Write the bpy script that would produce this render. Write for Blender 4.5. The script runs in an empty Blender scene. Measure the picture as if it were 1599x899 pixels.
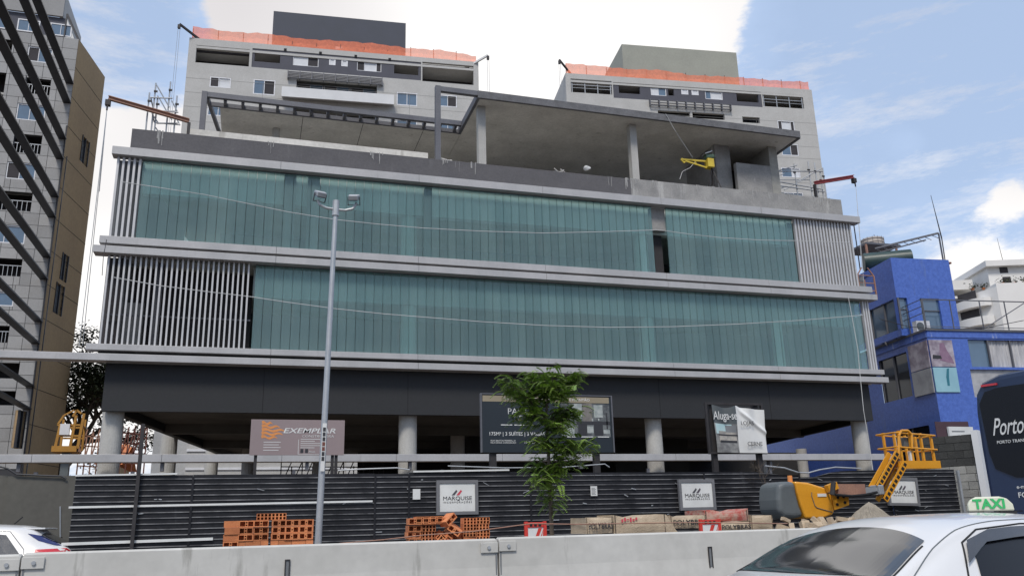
import bpy, bmesh, math, random
from mathutils import Vector, Matrix
random.seed(7)
S = bpy.context.scene
COL = S.collection
R = math.radians
# ------------------------------------------------------------------ camera
YAW, PIT, ROL, FPX = 0.30066056, 0.27371683, -0.02565983, 1311.89
EYE = Vector((0, 0, 1.5))
fwv = Vector((math.sin(YAW)*math.cos(PIT), math.cos(YAW)*math.cos(PIT), math.sin(PIT)))
rt = Vector((math.cos(YAW), -math.sin(YAW), 0)); up = rt.cross(fwv)
cR, sR = math.cos(ROL), math.sin(ROL)
rt, up = rt*cR+up*sR, up*cR-rt*sR
cd = bpy.data.cameras.new('camera'); cam = bpy.data.objects.new('camera', cd); COL.objects.link(cam)
cd.sensor_width = 36; cd.lens = FPX/1599*36; cd.clip_end = 3000; cd.clip_start = .05
mw = Matrix((rt, up, -fwv)).transposed().to_4x4(); mw.translation = EYE
cam.matrix_world = mw
S.camera = cam
# survey helpers: sight line through a point of the photograph met with a real plane of the place
def ray(x, y): return fwv*FPX+rt*(x-800)-up*(y-449.5)
def at(x, y, Y):
    d = ray(x, y); return EYE+d*(Y/d.y)
def atz(x, y, Z):
    d = ray(x, y); return EYE+d*((Z-1.5)/d.z)
class Frame:
    def __init__(s, ox, oy, rot): s.o = Vector((ox, oy, 0)); s.a = R(rot); s.u = Vector((math.cos(s.a), math.sin(s.a), 0)); s.n = Vector((-math.sin(s.a), math.cos(s.a), 0))
    def h(s, px, py, dep=0):
        d = ray(px, py); t = ((s.o-EYE).dot(s.n)+dep)/d.dot(s.n); p = EYE+d*t
        return (p-s.o).dot(s.u), p.z
    def rect(s, x0, y0, x1, y1, dep=0):
        xm, ym = (x0+x1)/2, (y0+y1)/2
        return (s.h(x0, ym, dep)[0], s.h(x1, ym, dep)[0], s.h(xm, y1, dep)[1], s.h(xm, y0, dep)[1])
# ------------------------------------------------------------------ exposure, sky, sun
S.view_settings.view_transform = 'Standard'; S.view_settings.look = 'None'
S.view_settings.exposure = 0.38; S.view_settings.gamma = 1
S.render.engine = 'CYCLES'
SUN_EL, SUN_AZ = 52, 205     # degrees, azimuth clockwise from +Y
w = bpy.data.worlds.new('World'); S.world = w; w.use_nodes = True
nt = w.node_tree; N = nt.nodes; L = nt.links
bg = N['Background']; bg.inputs['Strength'].default_value = 0.1
sky = N.new('ShaderNodeTexSky'); sky.sky_type = 'NISHITA'; sky.sun_disc = False
sky.sun_elevation = R(SUN_EL); sky.sun_rotation = R(SUN_AZ); sky.dust_density = 2.0; sky.air_density = 1.0
tc = N.new('ShaderNodeTexCoord')
def wmath(op, a, b=None, c=None):
    n = N.new('ShaderNodeMath'); n.operation = op
    for i, v in enumerate((a, b, c)):
        if v is None: continue
        if isinstance(v, (int, float)): n.inputs[i].default_value = v
        else: L.new(v, n.inputs[i])
    return n.outputs[0]
def wnoise(scale, detail, rough, off, zs=1.6):
    mp = N.new('ShaderNodeMapping'); mp.inputs['Location'].default_value = off; mp.inputs['Scale'].default_value = (1, 1, zs)
    L.new(tc.outputs['Generated'], mp.inputs[0])
    n = N.new('ShaderNodeTexNoise'); n.inputs['Scale'].default_value = scale; n.inputs['Detail'].default_value = detail
    n.inputs['Roughness'].default_value = rough; L.new(mp.outputs[0], n.inputs[0]); return n.outputs[0]
n1 = wnoise(2.6, 9, .62, (3.1, .4, 1.2)); n2 = wnoise(9, 8, .7, (1, 5, 2), 2.5); n3 = wnoise(1.3, 3, .5, (7, 2, 4))
# cumulus banks, where they stand in the sky
lob = None
for (px, py, rad, amp) in ((165, 250, .075, .60), (130, 440, .11, .42), (350, 25, .075, .5), (700, -20, .16, .5), (840, 60, .15, .55), (1010, 10, .08, .42), (1300, 190, .06, .24),
                            (1360, 300, .07, .08), (1560, 430, .10, .33), (1480, 400, .05, .22), (1580, 300, .022, .26), (1420, 225, .015, .25), (60, 20, .2, -.25), (235, 70, .075, -.62), (1500, 120, .28, -.36), (1380, 420, .09, -.12), (420, 200, .1, .25)):
    d = ray(px, py).normalized()
    dp = N.new('ShaderNodeVectorMath'); dp.operation = 'DOT_PRODUCT'; L.new(tc.outputs['Generated'], dp.inputs[0]); dp.inputs[1].default_value = d
    q = wmath('MULTIPLY', wmath('SUBTRACT', dp.outputs['Value'], 1.0), 1/(rad*rad))
    g = wmath('MULTIPLY', wmath('EXPONENT', q), amp)
    lob = g if lob is None else wmath('ADD', lob, g)
dens = wmath('ADD', wmath('ADD', wmath('MULTIPLY', n1, .75), wmath('MULTIPLY', n2, .34)), lob)
cr = N.new('ShaderNodeMapRange'); cr.interpolation_type = 'SMOOTHSTEP'
cr.inputs['From Min'].default_value = .61; cr.inputs['From Max'].default_value = .72; L.new(dens, cr.inputs[0])
thin = N.new('ShaderNodeMapRange'); thin.inputs['From Min'].default_value = .38; thin.inputs['From Max'].default_value = .85
thin.inputs['To Min'].default_value = .72; thin.inputs['To Max'].default_value = .97; L.new(dens, thin.inputs[0])
hz = N.new('ShaderNodeMix'); hz.data_type = 'RGBA'; L.new(thin.outputs[0], hz.inputs[0]); L.new(sky.outputs[0], hz.inputs[6]); hz.inputs[7].default_value = (4.1, 5.25, 7.3, 1)
cc = N.new('ShaderNodeMix'); cc.data_type = 'RGBA'; cc.inputs[6].default_value = (5.9, 5.7, 5.8, 1); cc.inputs[7].default_value = (8.5, 8.35, 8.2, 1)
sh = N.new('ShaderNodeMapRange'); sh.inputs['From Min'].default_value = .40; sh.inputs['From Max'].default_value = .56; L.new(n3, sh.inputs[0]); L.new(sh.outputs[0], cc.inputs[0])
n4 = wnoise(4.2, 10, .72, (5.3, 1.7, .6), 4.5); ws = N.new('ShaderNodeMapRange'); ws.inputs['From Min'].default_value = .50; ws.inputs['From Max'].default_value = .70; ws.inputs['To Max'].default_value = .62; L.new(n4, ws.inputs[0])
mask = wmath('MAXIMUM', cr.outputs[0], ws.outputs[0])
mx = N.new('ShaderNodeMix'); mx.data_type = 'RGBA'; L.new(mask, mx.inputs[0]); L.new(hz.outputs[2], mx.inputs[6]); L.new(cc.outputs[2], mx.inputs[7])
L.new(mx.outputs[2], bg.inputs['Color'])
sl = bpy.data.lights.new('sun', 'SUN'); sl.energy = 2.0; sl.angle = R(14); sl.color = (1, .94, .85)
so = bpy.data.objects.new('sun', sl); COL.objects.link(so)
sd = Vector((math.sin(R(SUN_AZ))*math.cos(R(SUN_EL)), math.cos(R(SUN_AZ))*math.cos(R(SUN_EL)), math.sin(R(SUN_EL))))
so.rotation_euler = sd.to_track_quat('Z', 'Y').to_euler()
# ------------------------------------------------------------------ materials
MATS = {}
def mat(name, c, c2=None, scale=2.0, rough=.7, metal=0., bump=0., streak=0., contrast=1., fine=0., spec=.5, coat=0., stain=None, stain_amt=.5, transp=0., tcol=None, rand=0., sheen=0.):
    if name in MATS: return MATS[name]
    m = bpy.data.materials.new(name); m.use_nodes = True; t = m.node_tree; n = t.nodes; l = t.links
    b = n['Principled BSDF']; b.inputs['Roughness'].default_value = rough; b.inputs['Metallic'].default_value = metal
    b.inputs['Specular IOR Level'].default_value = spec; b.inputs['Coat Weight'].default_value = coat; b.inputs['Coat Roughness'].default_value = .06
    if c2 is None: c2 = tuple(v*.78 for v in c)
    geo = n.new('ShaderNodeNewGeometry'); mp = n.new('ShaderNodeMapping'); l.new(geo.outputs['Position'], mp.inputs[0])
    mp.inputs['Scale'].default_value = (1, 1, 1-.93*streak)
    nz = n.new('ShaderNodeTexNoise'); nz.inputs['Scale'].default_value = scale; nz.inputs['Detail'].default_value = 7; nz.inputs['Roughness'].default_value = .6
    l.new(mp.outputs[0], nz.inputs[0])
    mr = n.new('ShaderNodeMapRange'); mr.inputs['From Min'].default_value = .5-.22/contrast; mr.inputs['From Max'].default_value = .5+.22/contrast
    l.new(nz.outputs[0], mr.inputs[0])
    mixn = n.new('ShaderNodeMix'); mixn.data_type = 'RGBA'; l.new(mr.outputs[0], mixn.inputs[0]); mixn.inputs[6].default_value = (*c2, 1); mixn.inputs[7].default_value = (*c, 1)
    out = mixn.outputs[2]
    if stain:
        mp2 = n.new('ShaderNodeMapping'); l.new(geo.outputs['Position'], mp2.inputs[0]); mp2.inputs['Scale'].default_value = (1.6, 1.6, .22); mp2.inputs['Location'].default_value = (3, 1, 2)
        n2 = n.new('ShaderNodeTexNoise'); n2.inputs['Scale'].default_value = 1.7; n2.inputs['Detail'].default_value = 8; n2.inputs['Roughness'].default_value = .66; l.new(mp2.outputs[0], n2.inputs[0])
        m2 = n.new('ShaderNodeMapRange'); m2.inputs['From Min'].default_value = .60; m2.inputs['From Max'].default_value = .68; m2.inputs['To Max'].default_value = stain_amt; l.new(n2.outputs[0], m2.inputs[0])
        mm = n.new('ShaderNodeMix'); mm.data_type = 'RGBA'; l.new(m2.outputs[0], mm.inputs[0]); l.new(out, mm.inputs[6]); mm.inputs[7].default_value = (*stain, 1); out = mm.outputs[2]
    if fine or rand:
        hs = n.new('ShaderNodeHueSaturation'); l.new(out, hs.inputs['Color'])
        src = None
        if fine:
            n3_ = n.new('ShaderNodeTexNoise'); n3_.inputs['Scale'].default_value = scale*14; n3_.inputs['Detail'].default_value = 4; l.new(geo.outputs['Position'], n3_.inputs[0])
            m3 = n.new('ShaderNodeMapRange'); m3.inputs['From Min'].default_value = .3; m3.inputs['From Max'].default_value = .7; m3.inputs['To Min'].default_value = 1-fine; m3.inputs['To Max'].default_value = 1+fine
            l.new(n3_.outputs[0], m3.inputs[0]); src = m3.outputs[0]
        if rand:
            oi = n.new('ShaderNodeObjectInfo'); m4 = n.new('ShaderNodeMapRange'); m4.inputs['To Min'].default_value = 1-rand; m4.inputs['To Max'].default_value = 1+rand; l.new(oi.outputs['Random'], m4.inputs[0])
            if src is None: src = m4.outputs[0]
            else:
                k = n.new('ShaderNodeMath'); k.operation = 'MULTIPLY'; l.new(src, k.inputs[0]); l.new(m4.outputs[0], k.inputs[1]); src = k.outputs[0]
        l.new(src, hs.inputs['Value']); out = hs.outputs[0]
    l.new(out, b.inputs['Base Color'])
    rr = n.new('ShaderNodeMapRange'); rr.inputs['To Min'].default_value = max(0, rough-.07); rr.inputs['To Max'].default_value = min(1, rough+.1); l.new(nz.outputs[0], rr.inputs[0]); l.new(rr.outputs[0], b.inputs['Roughness'])
    if bump:
        bn = n.new('ShaderNodeTexNoise'); bn.inputs['Scale'].default_value = scale*9; bn.inputs['Detail'].default_value = 5; l.new(geo.outputs['Position'], bn.inputs[0])
        bp = n.new('ShaderNodeBump'); bp.inputs['Strength'].default_value = bump; bp.inputs['Distance'].default_value = .02; l.new(bn.outputs[0], bp.inputs['Height']); l.new(bp.outputs[0], b.inputs['Normal'])
    if transp:
        tb = n.new('ShaderNodeBsdfTransparent'); tb.inputs[0].default_value = (*(tcol or (1, 1, 1)), 1)
        ms = n.new('ShaderNodeMixShader'); ms.inputs[0].default_value = transp; l.new(b.outputs[0], ms.inputs[1]); l.new(tb.outputs[0], ms.inputs[2]); l.new(ms.outputs[0], n['Material Output'].inputs[0])
        if sheen:      # a clear glass surface over the translucent body
            gl = n.new('ShaderNodeBsdfGlossy'); gl.inputs['Roughness'].default_value = .12; fr = n.new('ShaderNodeFresnel'); fr.inputs[0].default_value = 1.5
            k = n.new('ShaderNodeMath'); k.operation = 'MULTIPLY'; k.inputs[1].default_value = sheen; l.new(fr.outputs[0], k.inputs[0])
            m5 = n.new('ShaderNodeMixShader'); l.new(k.outputs[0], m5.inputs[0]); l.new(ms.outputs[0], m5.inputs[1]); l.new(gl.outputs[0], m5.inputs[2]); l.new(m5.outputs[0], n['Material Output'].inputs[0])
    MATS[name] = m; return m
m_alu = mat('aluminium_paint', (.45, .44, .44), (.36, .355, .355), 1.2, .5, .15, streak=.5, fine=.04, stain=(.24, .235, .23), stain_amt=.35)
m_slat = mat('louvre_aluminium', (.54, .53, .53), (.46, .455, .455), 2, .45, .2)
m_black = mat('black_gap', (.012, .012, .014), rough=.9)
m_glass = mat('channel_glass', (.39, .56, .54), (.27, .42, .42), 1.1, .3, 0, streak=.9, spec=.5, transp=.76, tcol=(.76, .925, .905), rand=.10, stain=(.42, .52, .50), stain_amt=.5, contrast=1.3, sheen=.8)
m_fascia = mat('dark_fascia_paint', (.020, .021, .024), (.015, .016, .018), .8, .7, fine=.08, bump=.15)
m_par = mat('dark_parapet_paint', (.115, .110, .115), (.085, .082, .088), 1.2, .85, bump=.4, fine=.08, stain=(.19, .19, .19), stain_amt=.22)
m_raw = mat('raw_render', (.33, .32, .305), (.22, .215, .21), 1.3, .9, bump=.5, fine=.1, contrast=1.4, stain=(.46, .45, .43), stain_amt=.7)
m_conc = mat('formed_concrete', (.66, .635, .585), (.50, .48, .44), .8, .85, bump=.35, fine=.08, contrast=1.3, stain=(.2, .18, .15), stain_amt=.4)
m_col = mat('column_concrete', (.47, .46, .43), (.36, .35, .33), 1.5, .8, bump=.3, fine=.07, streak=.5)
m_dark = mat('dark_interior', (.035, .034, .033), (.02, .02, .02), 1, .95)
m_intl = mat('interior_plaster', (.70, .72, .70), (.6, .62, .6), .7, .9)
m_terr = mat('terrace_screed', (.52, .51, .48), (.42, .41, .39), 1, .95, bump=.3)  # unseen from below; pale tone chosen to bounce light onto the pavilion soffit
m_bglass = mat('coach_glass', (.006, .006, .008), (.004, .004, .006), .7, .25, spec=.3)
m_intd = mat('interior_block', (.20, .21, .22), (.13, .14, .15), .7, .9)
m_steel = mat('steel_frame_paint', (.135, .137, .15), (.10, .10, .115), 1.5, .55, .2, fine=.1)
m_twall = mat('tower_render', (.47, .46, .44), (.40, .39, .37), .6, .9, fine=.06, bump=.2, stain=(.36, .35, .34), stain_amt=.25)
m_tdark = mat('tower_band_paint', (.09, .09, .11), (.07, .07, .085), .8, .85, fine=.05)
m_twhite = mat('white_render', (.66, .66, .66), (.58, .58, .58), .8, .85)
m_void = mat('void_paint', (.055, .05, .055), (.03, .028, .03), .7, .9)
m_frame = mat('window_frame_white', (.72, .72, .74), rough=.5)
m_wglass = mat('window_glass', (.09, .15, .22), (.06, .10, .15), .8, .07, spec=1., coat=.6)
m_blind = mat('window_blind', (.62, .63, .65), (.55, .56, .58), 2, .6)
def net_mat(name, c):
    m = mat(name, c, tuple(v*.7 for v in c), 3, .8, transp=.28, fine=.25); return m
m_net = net_mat('orange_net', (.95, .26, .13))
m_boxd = mat('plant_room_dark', (.075, .08, .10), (.06, .065, .08), .5, .8)
m_boxg = mat('plant_room_green', (.33, .33, .28), (.28, .28, .24), .4, .9, fine=.05)
m_panel = mat('grey_facade_panel', (.33, .325, .32), (.26, .255, .25), .5, .75, rand=.14, fine=.06, streak=.4)
m_back = mat('panel_backing', (.05, .05, .055), rough=.9)
m_tan = mat('tan_render', (.38, .265, .145), (.31, .215, .12), .25, .9, fine=.08)
m_fin = mat('dark_fin_metal', (.028, .028, .034), (.02, .02, .024), 2, .5, .3)
m_sheet = mat('dark_hoarding_sheet', (.016, .016, .020), (.009, .009, .011), 1.1, .5, 0, spec=.3, contrast=1.3, fine=.3, stain=(.07, .07, .075), stain_amt=.4)
m_rib = mat('worn_lit_rib_edge', (.22, .22, .225), (.05, .05, .055), 2.2, .5, .2, contrast=1.6)  # scuffed paint on the rib crests, with the caught skylight painted in
m_pole = mat('galvanised_steel', (.46, .47, .48), (.36, .37, .38), 5, .45, .5, fine=.08)
m_iron = mat('dark_iron', (.05, .048, .05), (.035, .03, .03), 4, .6, .4)
m_rust = mat('red_oxide_steel', (.17, .055, .04), (.10, .035, .025), 4, .7, fine=.15)
m_ochre = mat('rusty_beam', (.38, .20, .13), (.24, .13, .10), 3, .7, fine=.12)
m_brick = mat('hollow_clay_brick', (.62, .23, .09), (.46, .15, .06), 9, .9, bump=.3, rand=.22, fine=.12)
m_yel = mat('lift_yellow_paint', (.72, .33, .02), (.60, .25, .015), 2, .38, 0, coat=.25, fine=.05)
m_yel3 = mat('dull_lift_yellow', (.42, .21, .03), (.34, .16, .02), 2, .6, fine=.1)
m_yel2 = mat('yellow_paint_old', (.66, .50, .05), (.5, .36, .04), 3, .5, fine=.1)
m_grey = mat('lift_grey_plastic', (.12, .135, .14), (.095, .105, .11), 2, .45, fine=.05)
m_barr = mat('barrier_paint', (.56, .545, .51), (.45, .435, .40), .55, .75, bump=.15, fine=.05, contrast=1.2, stain=(.20, .19, .165), stain_amt=.6)
m_white = mat('car_white_paint', (.66, .65, .64), (.63, .62, .61), .5, .28, 0, coat=.6)
m_cglass = mat('car_glass', (.018, .022, .028), (.012, .015, .02), .7, .04, spec=.8, coat=.5)
m_rubber = mat('black_rubber', (.018, .018, .018), rough=.8)
m_red = mat('red_lamp_plastic', (.55, .02, .03), rough=.25, coat=.5)
m_blue = mat('blue_mosaic', (.075, .15, .50), (.045, .10, .38), 7, .4, 0, fine=.3, contrast=1.3, coat=.2, stain=(.11, .16, .34), stain_amt=.45)
m_bluest = mat('blue_mosaic_limed', (.085, .165, .50), (.05, .10, .38), 6, .5, 0, fine=.3, stain=(.42, .45, .55), stain_amt=.8)
m_bus = mat('bus_blue_paint', (.007, .020, .062), (.006, .016, .05), .6, .4, 0, coat=.25)
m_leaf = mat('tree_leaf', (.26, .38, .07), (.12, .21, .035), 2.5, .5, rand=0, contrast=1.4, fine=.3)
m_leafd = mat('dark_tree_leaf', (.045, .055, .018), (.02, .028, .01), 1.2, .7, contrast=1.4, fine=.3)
m_bark = mat('bark', (.13, .10, .075), (.07, .055, .04), 9, .95, bump=.6)
m_wallg = mat('grey_green_render', (.115, .11, .095), (.085, .08, .07), .6, .9, fine=.08, streak=.3)
m_block = mat('concrete_block', (.32, .31, .28), (.22, .215, .2), 4, .95, bump=.5, rand=.18, fine=.12)
m_blockd = mat('dark_block', (.06, .06, .055), (.035, .035, .034), 4, .95, bump=.5, rand=.2, fine=.2)
m_asph = mat('asphalt', (.055, .055, .056), (.042, .042, .043), 2, .9, bump=.4, fine=.25)
m_pave = mat('pavement_concrete', (.26, .255, .24), (.2, .195, .18), 2, .9, bump=.3, fine=.12)
m_earth = mat('site_earth', (.14, .10, .07), (.09, .07, .05), .6, .95, bump=.6, fine=.2)
m_line = mat('road_marking', (.75, .75, .72), (.55, .55, .53), 5, .7, fine=.15)
m_sand = mat('sand_heap', (.34, .30, .24), (.22, .19, .15), 5, .95, bump=.9, fine=.25)
m_sack = mat('paper_sack', (.52, .42, .30), (.38, .29, .20), 6, .85, bump=.5, fine=.15)
m_sackr = mat('red_printed_sack', (.42, .09, .07), (.45, .30, .24), 9, .8, contrast=2.2, bump=.4)
m_wapt = mat('white_apartment_paint', (.74, .72, .69), (.66, .64, .61), .3, .85)
m_rope = mat('pale_rope', (.55, .55, .54), rough=.8)
m_ink = mat('black_print', (.03, .03, .035), rough=.6); m_pw = mat('white_print', (.72, .72, .70), rough=.6)
m_pred = mat('red_print', (.62, .07, .10), rough=.6); m_por = mat('orange_print', (.72, .28, .08), rough=.6); m_pgold = mat('gold_print', (.30, .25, .17), rough=.6)
m_grn = mat('green_print', (.03, .42, .12), rough=.6)
# ------------------------------------------------------------------ mesh helpers
class MB:
    def __init__(s): s.v = []; s.f = []; s.mi = []; s.cur = 0
    def poly(s, pts):
        k = len(s.v); s.v += [tuple(p) for p in pts]; s.f.append(tuple(range(k, k+len(pts)))); s.mi.append(s.cur)
    def box(s, x0, x1, y0, y1, z0, z1):
        if x0 > x1: x0, x1 = x1, x0
        if y0 > y1: y0, y1 = y1, y0
        if z0 > z1: z0, z1 = z1, z0
        k = len(s.v); s.v += [(x0, y0, z0), (x1, y0, z0), (x1, y1, z0), (x0, y1, z0), (x0, y0, z1), (x1, y0, z1), (x1, y1, z1), (x0, y1, z1)]
        for f in ((0, 3, 2, 1), (4, 5, 6, 7), (0, 1, 5, 4), (1, 2, 6, 5), (2, 3, 7, 6), (3, 0, 4, 7)): s.f.append(tuple(k+i for i in f)); s.mi.append(s.cur)
        return s
    def prism(s, poly, z0, z1):      # plan polygon, counter-clockwise
        n = len(poly); k = len(s.v)
        s.v += [(p[0], p[1], z0) for p in poly]+[(p[0], p[1], z1) for p in poly]
        s.f.append(tuple(k+i for i in reversed(range(n)))); s.mi.append(s.cur); s.f.append(tuple(k+n+i for i in range(n))); s.mi.append(s.cur)
        for i in range(n): j = (i+1) % n; s.f.append((k+i, k+j, k+n+j, k+n+i)); s.mi.append(s.cur)
        return s
    def tube(s, p, q, r, n=8, r2=None, cap=True):
        p, q = Vector(p), Vector(q); d = (q-p)
        if d.length < 1e-6: return s
        d.normalize(); a = d.cross(Vector((0, 0, 1)))
        if a.length < .01: a = Vector((1, 0, 0))
        a.normalize(); b = d.cross(a); k = len(s.v); r2 = r if r2 is None else r2
        for c, rr in ((p, r), (q, r2)):
            for i in range(n): t = 2*math.pi*i/n; s.v.append(tuple(c+a*math.cos(t)*rr+b*math.sin(t)*rr))
        for i in range(n): j = (i+1) % n; s.f.append((k+i, k+j, k+n+j, k+n+i)); s.mi.append(s.cur)
        if cap: s.f.append(tuple(k+i for i in reversed(range(n)))); s.mi.append(s.cur); s.f.append(tuple(k+n+i for i in range(n))); s.mi.append(s.cur)
        return s
    def path(s, pts, r, n=6):
        for a, b in zip(pts, pts[1:]): s.tube(a, b, r, n)
        return s
    def beam(s, p, q, wd, ht):       # rectangular bar from p to q
        p, q = Vector(p), Vector(q); d = (q-p).normalized(); a = d.cross(Vector((0, 0, 1)))
        if a.length < .01: a = Vector((1, 0, 0))
        a.normalize(); b = a.cross(d); k = len(s.v)
        for c in (p, q):
            for i, j in ((-1, -1), (1, -1), (1, 1), (-1, 1)): s.v.append(tuple(c+a*i*wd/2+b*j*ht/2))
        for f in ((0, 3, 2, 1), (4, 5, 6, 7), (0, 1, 5, 4), (1, 2, 6, 5), (2, 3, 7, 6), (3, 0, 4, 7)): s.f.append(tuple(k+i for i in f)); s.mi.append(s.cur)
        return s
    def mesh(s, name, mats, smooth=False):
        me = bpy.data.meshes.new(name); me.from_pydata(s.v, [], s.f)
        for m in (mats if isinstance(mats, (list, tuple)) else [mats]): me.materials.append(m)
        for p, i in zip(me.polygons, s.mi):
            p.material_index = i; p.use_smooth = smooth
        bm = bmesh.new(); bm.from_mesh(me); bmesh.ops.recalc_face_normals(bm, faces=bm.faces[:]); bm.to_mesh(me); bm.free()
        me.update(); return me
    def build(s, name, mats, parent=None, smooth=False, label=None, bevel=0, loc=None):
        return link(name, s.mesh(name, mats, smooth), parent, label, bevel, loc)
def link(name, me, parent=None, label=None, bevel=0, loc=None):
    o = bpy.data.objects.new(name, me); COL.objects.link(o)
    if parent: o.parent = parent
    if label: o['label'] = label
    if loc is not None: o.location = loc
    if bevel:
        b = o.modifiers.new('bevel', 'BEVEL'); b.width = bevel; b.segments = 2; b.limit_method = 'ANGLE'
    return o
def B(name, m, parent, x0, x1, y0, y1, z0, z1, label=None, bevel=0):
    return MB().box(x0, x1, y0, y1, z0, z1).build(name, m, parent, label=label, bevel=bevel)
def tag(o, label, cat, group=None, kind=None):
    if label: o['label'] = label
    if cat: o['category'] = cat
    if group: o['group'] = group
    if kind: o['kind'] = kind
    return o
def thing(name, label, cat, loc=(0, 0, 0), rz=0, group=None):
    o = bpy.data.objects.new(name, None); COL.objects.link(o); o.location = loc; o.rotation_euler = (0, 0, rz); o.empty_display_size = .3
    return tag(o, label, cat, group)
def copy_tree(o, parent=None, depth=0):
    c = o.copy(); COL.objects.link(c)
    if parent: c.parent = parent
    for ch in list(o.children): copy_tree(ch, c, depth+1)
    return c
TCACHE = {}
def text(name, body, size, m, parent, loc, rot=(math.pi/2, 0, 0), align='LEFT', shear=0, bold=0., sx=1., ext=.002, spacing=1., fit=None):
    cu = bpy.data.curves.new(name, 'FONT'); cu.body = body; cu.size = size; cu.extrude = ext; cu.align_x = align; cu.shear = shear; cu.offset = bold*size; cu.space_character = spacing; cu.resolution_u = 3
    tmp = bpy.data.objects.new('tmp', cu); COL.objects.link(tmp)
    dg = bpy.context.evaluated_depsgraph_get(); me = bpy.data.meshes.new_from_object(tmp.evaluated_get(dg)); bpy.data.objects.remove(tmp)
    me.materials.clear(); me.materials.append(m)
    o = link(name, me, parent, loc=loc); o.rotation_euler = rot; 
    if fit:
        xs = [v.co.x for v in me.vertices]; sx = fit/max(1e-3, max(xs)-min(xs))
    o.scale = (sx, 1, 1); return o
def wall(mb, s0, s1, z0, z1, holes, y0=0., th=.3):
    """front wall sheet with real openings and reveals of depth th, facing -y"""
    xs = sorted({s0, s1, *[max(s0, min(s1, v)) for h in holes for v in h[:2]]}); zs = sorted({z0, z1, *[max(z0, min(z1, v)) for h in holes for v in h[2:4]]})
    for a, b in zip(xs, xs[1:]):
        for c, d in zip(zs, zs[1:]):
            mx_, mz = (a+b)/2, (c+d)/2
            if any(h[0] < mx_ < h[1] and h[2] < mz < h[3] for h in holes): continue
            mb.poly([(a, y0, c), (b, y0, c), (b, y0, d), (a, y0, d)])
    for h in holes:
        a, b, c, d = h[:4]
        mb.poly([(a, y0, c), (a, y0+th, c), (a, y0+th, d), (a, y0, d)]); mb.poly([(b, y0, c), (b, y0, d), (b, y0+th, d), (b, y0+th, c)])
        mb.poly([(a, y0, c), (b, y0, c), (b, y0+th, c), (a, y0+th, c)]); mb.poly([(a, y0, d), (a, y0+th, d), (b, y0+th, d), (b, y0, d)])
def window(parent, r, y, fr=.07, split=(.5,), fill=('glass', 'glass'), frame=None, sill=True):
    """a framed window with one pane per bay; r = (s0,s1,z0,z1)"""
    a, b, c, d = r; mb = MB(); e = .03
    mb.box(a-e, a+fr, y-.05, y+.08, c-e, d+e); mb.box(b-fr, b+e, y-.05, y+.08, c-e, d+e)
    mb.box(a+fr, b-fr, y-.05, y+.08, d-fr, d+e); mb.box(a+fr, b-fr, y-.05, y+.08, c-e, c+fr)
    xs = [a+fr]+[a+(b-a)*t for t in split]+[b-fr]
    for x in xs[1:-1]: mb.box(x-fr/3, x+fr/3, y-.03, y+.06, c+fr, d-fr)
    f = mb.build('window', frame or m_frame, parent)
    for i, (p, q) in enumerate(zip(xs, xs[1:])):
        kind = fill[i % len(fill)]
        m = {'glass': m_wglass, 'blind': m_blind, 'dark': m_void}[kind]
        B('pane', m, f, p+.005, q-.005, y+.0+(.03 if i % 2 else .0), y+.02+(.03 if i % 2 else .0), c+fr+.003, d-fr-.003)
    return f
def struct(mb, name, m): o = mb.build(name, m); o['kind'] = 'structure'; return o
# ================================================================== SETTING
struct(MB().box(-700, 900, -500, 1400, -.6, 0), 'ground', m_earth)
struct(MB().box(-300, 300, -6, 10.55, .0, .012), 'road', m_asph)
struct(MB().box(-300, -3.4, 11.15, 20.2, .0, .012), 'service_road', m_asph)
struct(MB().box(-3.3, 60, 11.3, 16.9, .0, .12), 'pavement', m_pave)
struct(MB().box(-300, 300, -9.5, -6, .0, .13), 'pavement', m_pave)
mb = MB()
for i in range(-20, 30): mb.box(i*6, i*6+3, 2.15, 2.27, .012, .016)
mb.box(-300, 300, 9.7, 9.83, .012, .016); mb.box(-300, 300, -5.6, -5.47, .012, .016)
struct(mb, 'road_markings', m_line)
# ================================================================== PODIUM BUILDING
Y0 = 28.0
pod = thing('commercial_building', 'long unfinished commercial building with two storeys of green glass planks above round columns', 'building', (0, Y0, 0))
def lx(px, py, Y=28.): return at(px, py, Y).x
SIDE = .176                                   # the flanks run back at ten degrees
def trap(y0, y1, z0, z1, xl=-4.55, xr=24.0):
    return MB().prism([(xl+SIDE*y0, y0), (xr+SIDE*y0, y0), (xr+SIDE*y1, y1), (xl+SIDE*y1, y1)], z0, z1)
# floor slabs and soffits
trap(.35, 20, 6.62, 7.08).build('floor_slab', m_conc, pod)
trap(.35, 20, 10.05, 10.56).build('floor_slab', m_conc, pod)
trap(.45, 20, 13.42, 13.95).build('roof_slab', m_conc, pod); trap(1.95, 16.5, 13.955, 13.97, -4.2, 23.4).build('terrace_screed', m_terr, pod)
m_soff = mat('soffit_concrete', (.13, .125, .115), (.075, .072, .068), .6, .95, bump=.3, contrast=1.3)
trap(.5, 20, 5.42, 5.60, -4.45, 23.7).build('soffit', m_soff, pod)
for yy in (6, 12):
    trap(yy, yy+.35, 5.08, 5.415, -4.3, 23.6).build('ceiling_beam', m_soff, pod)
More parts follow.
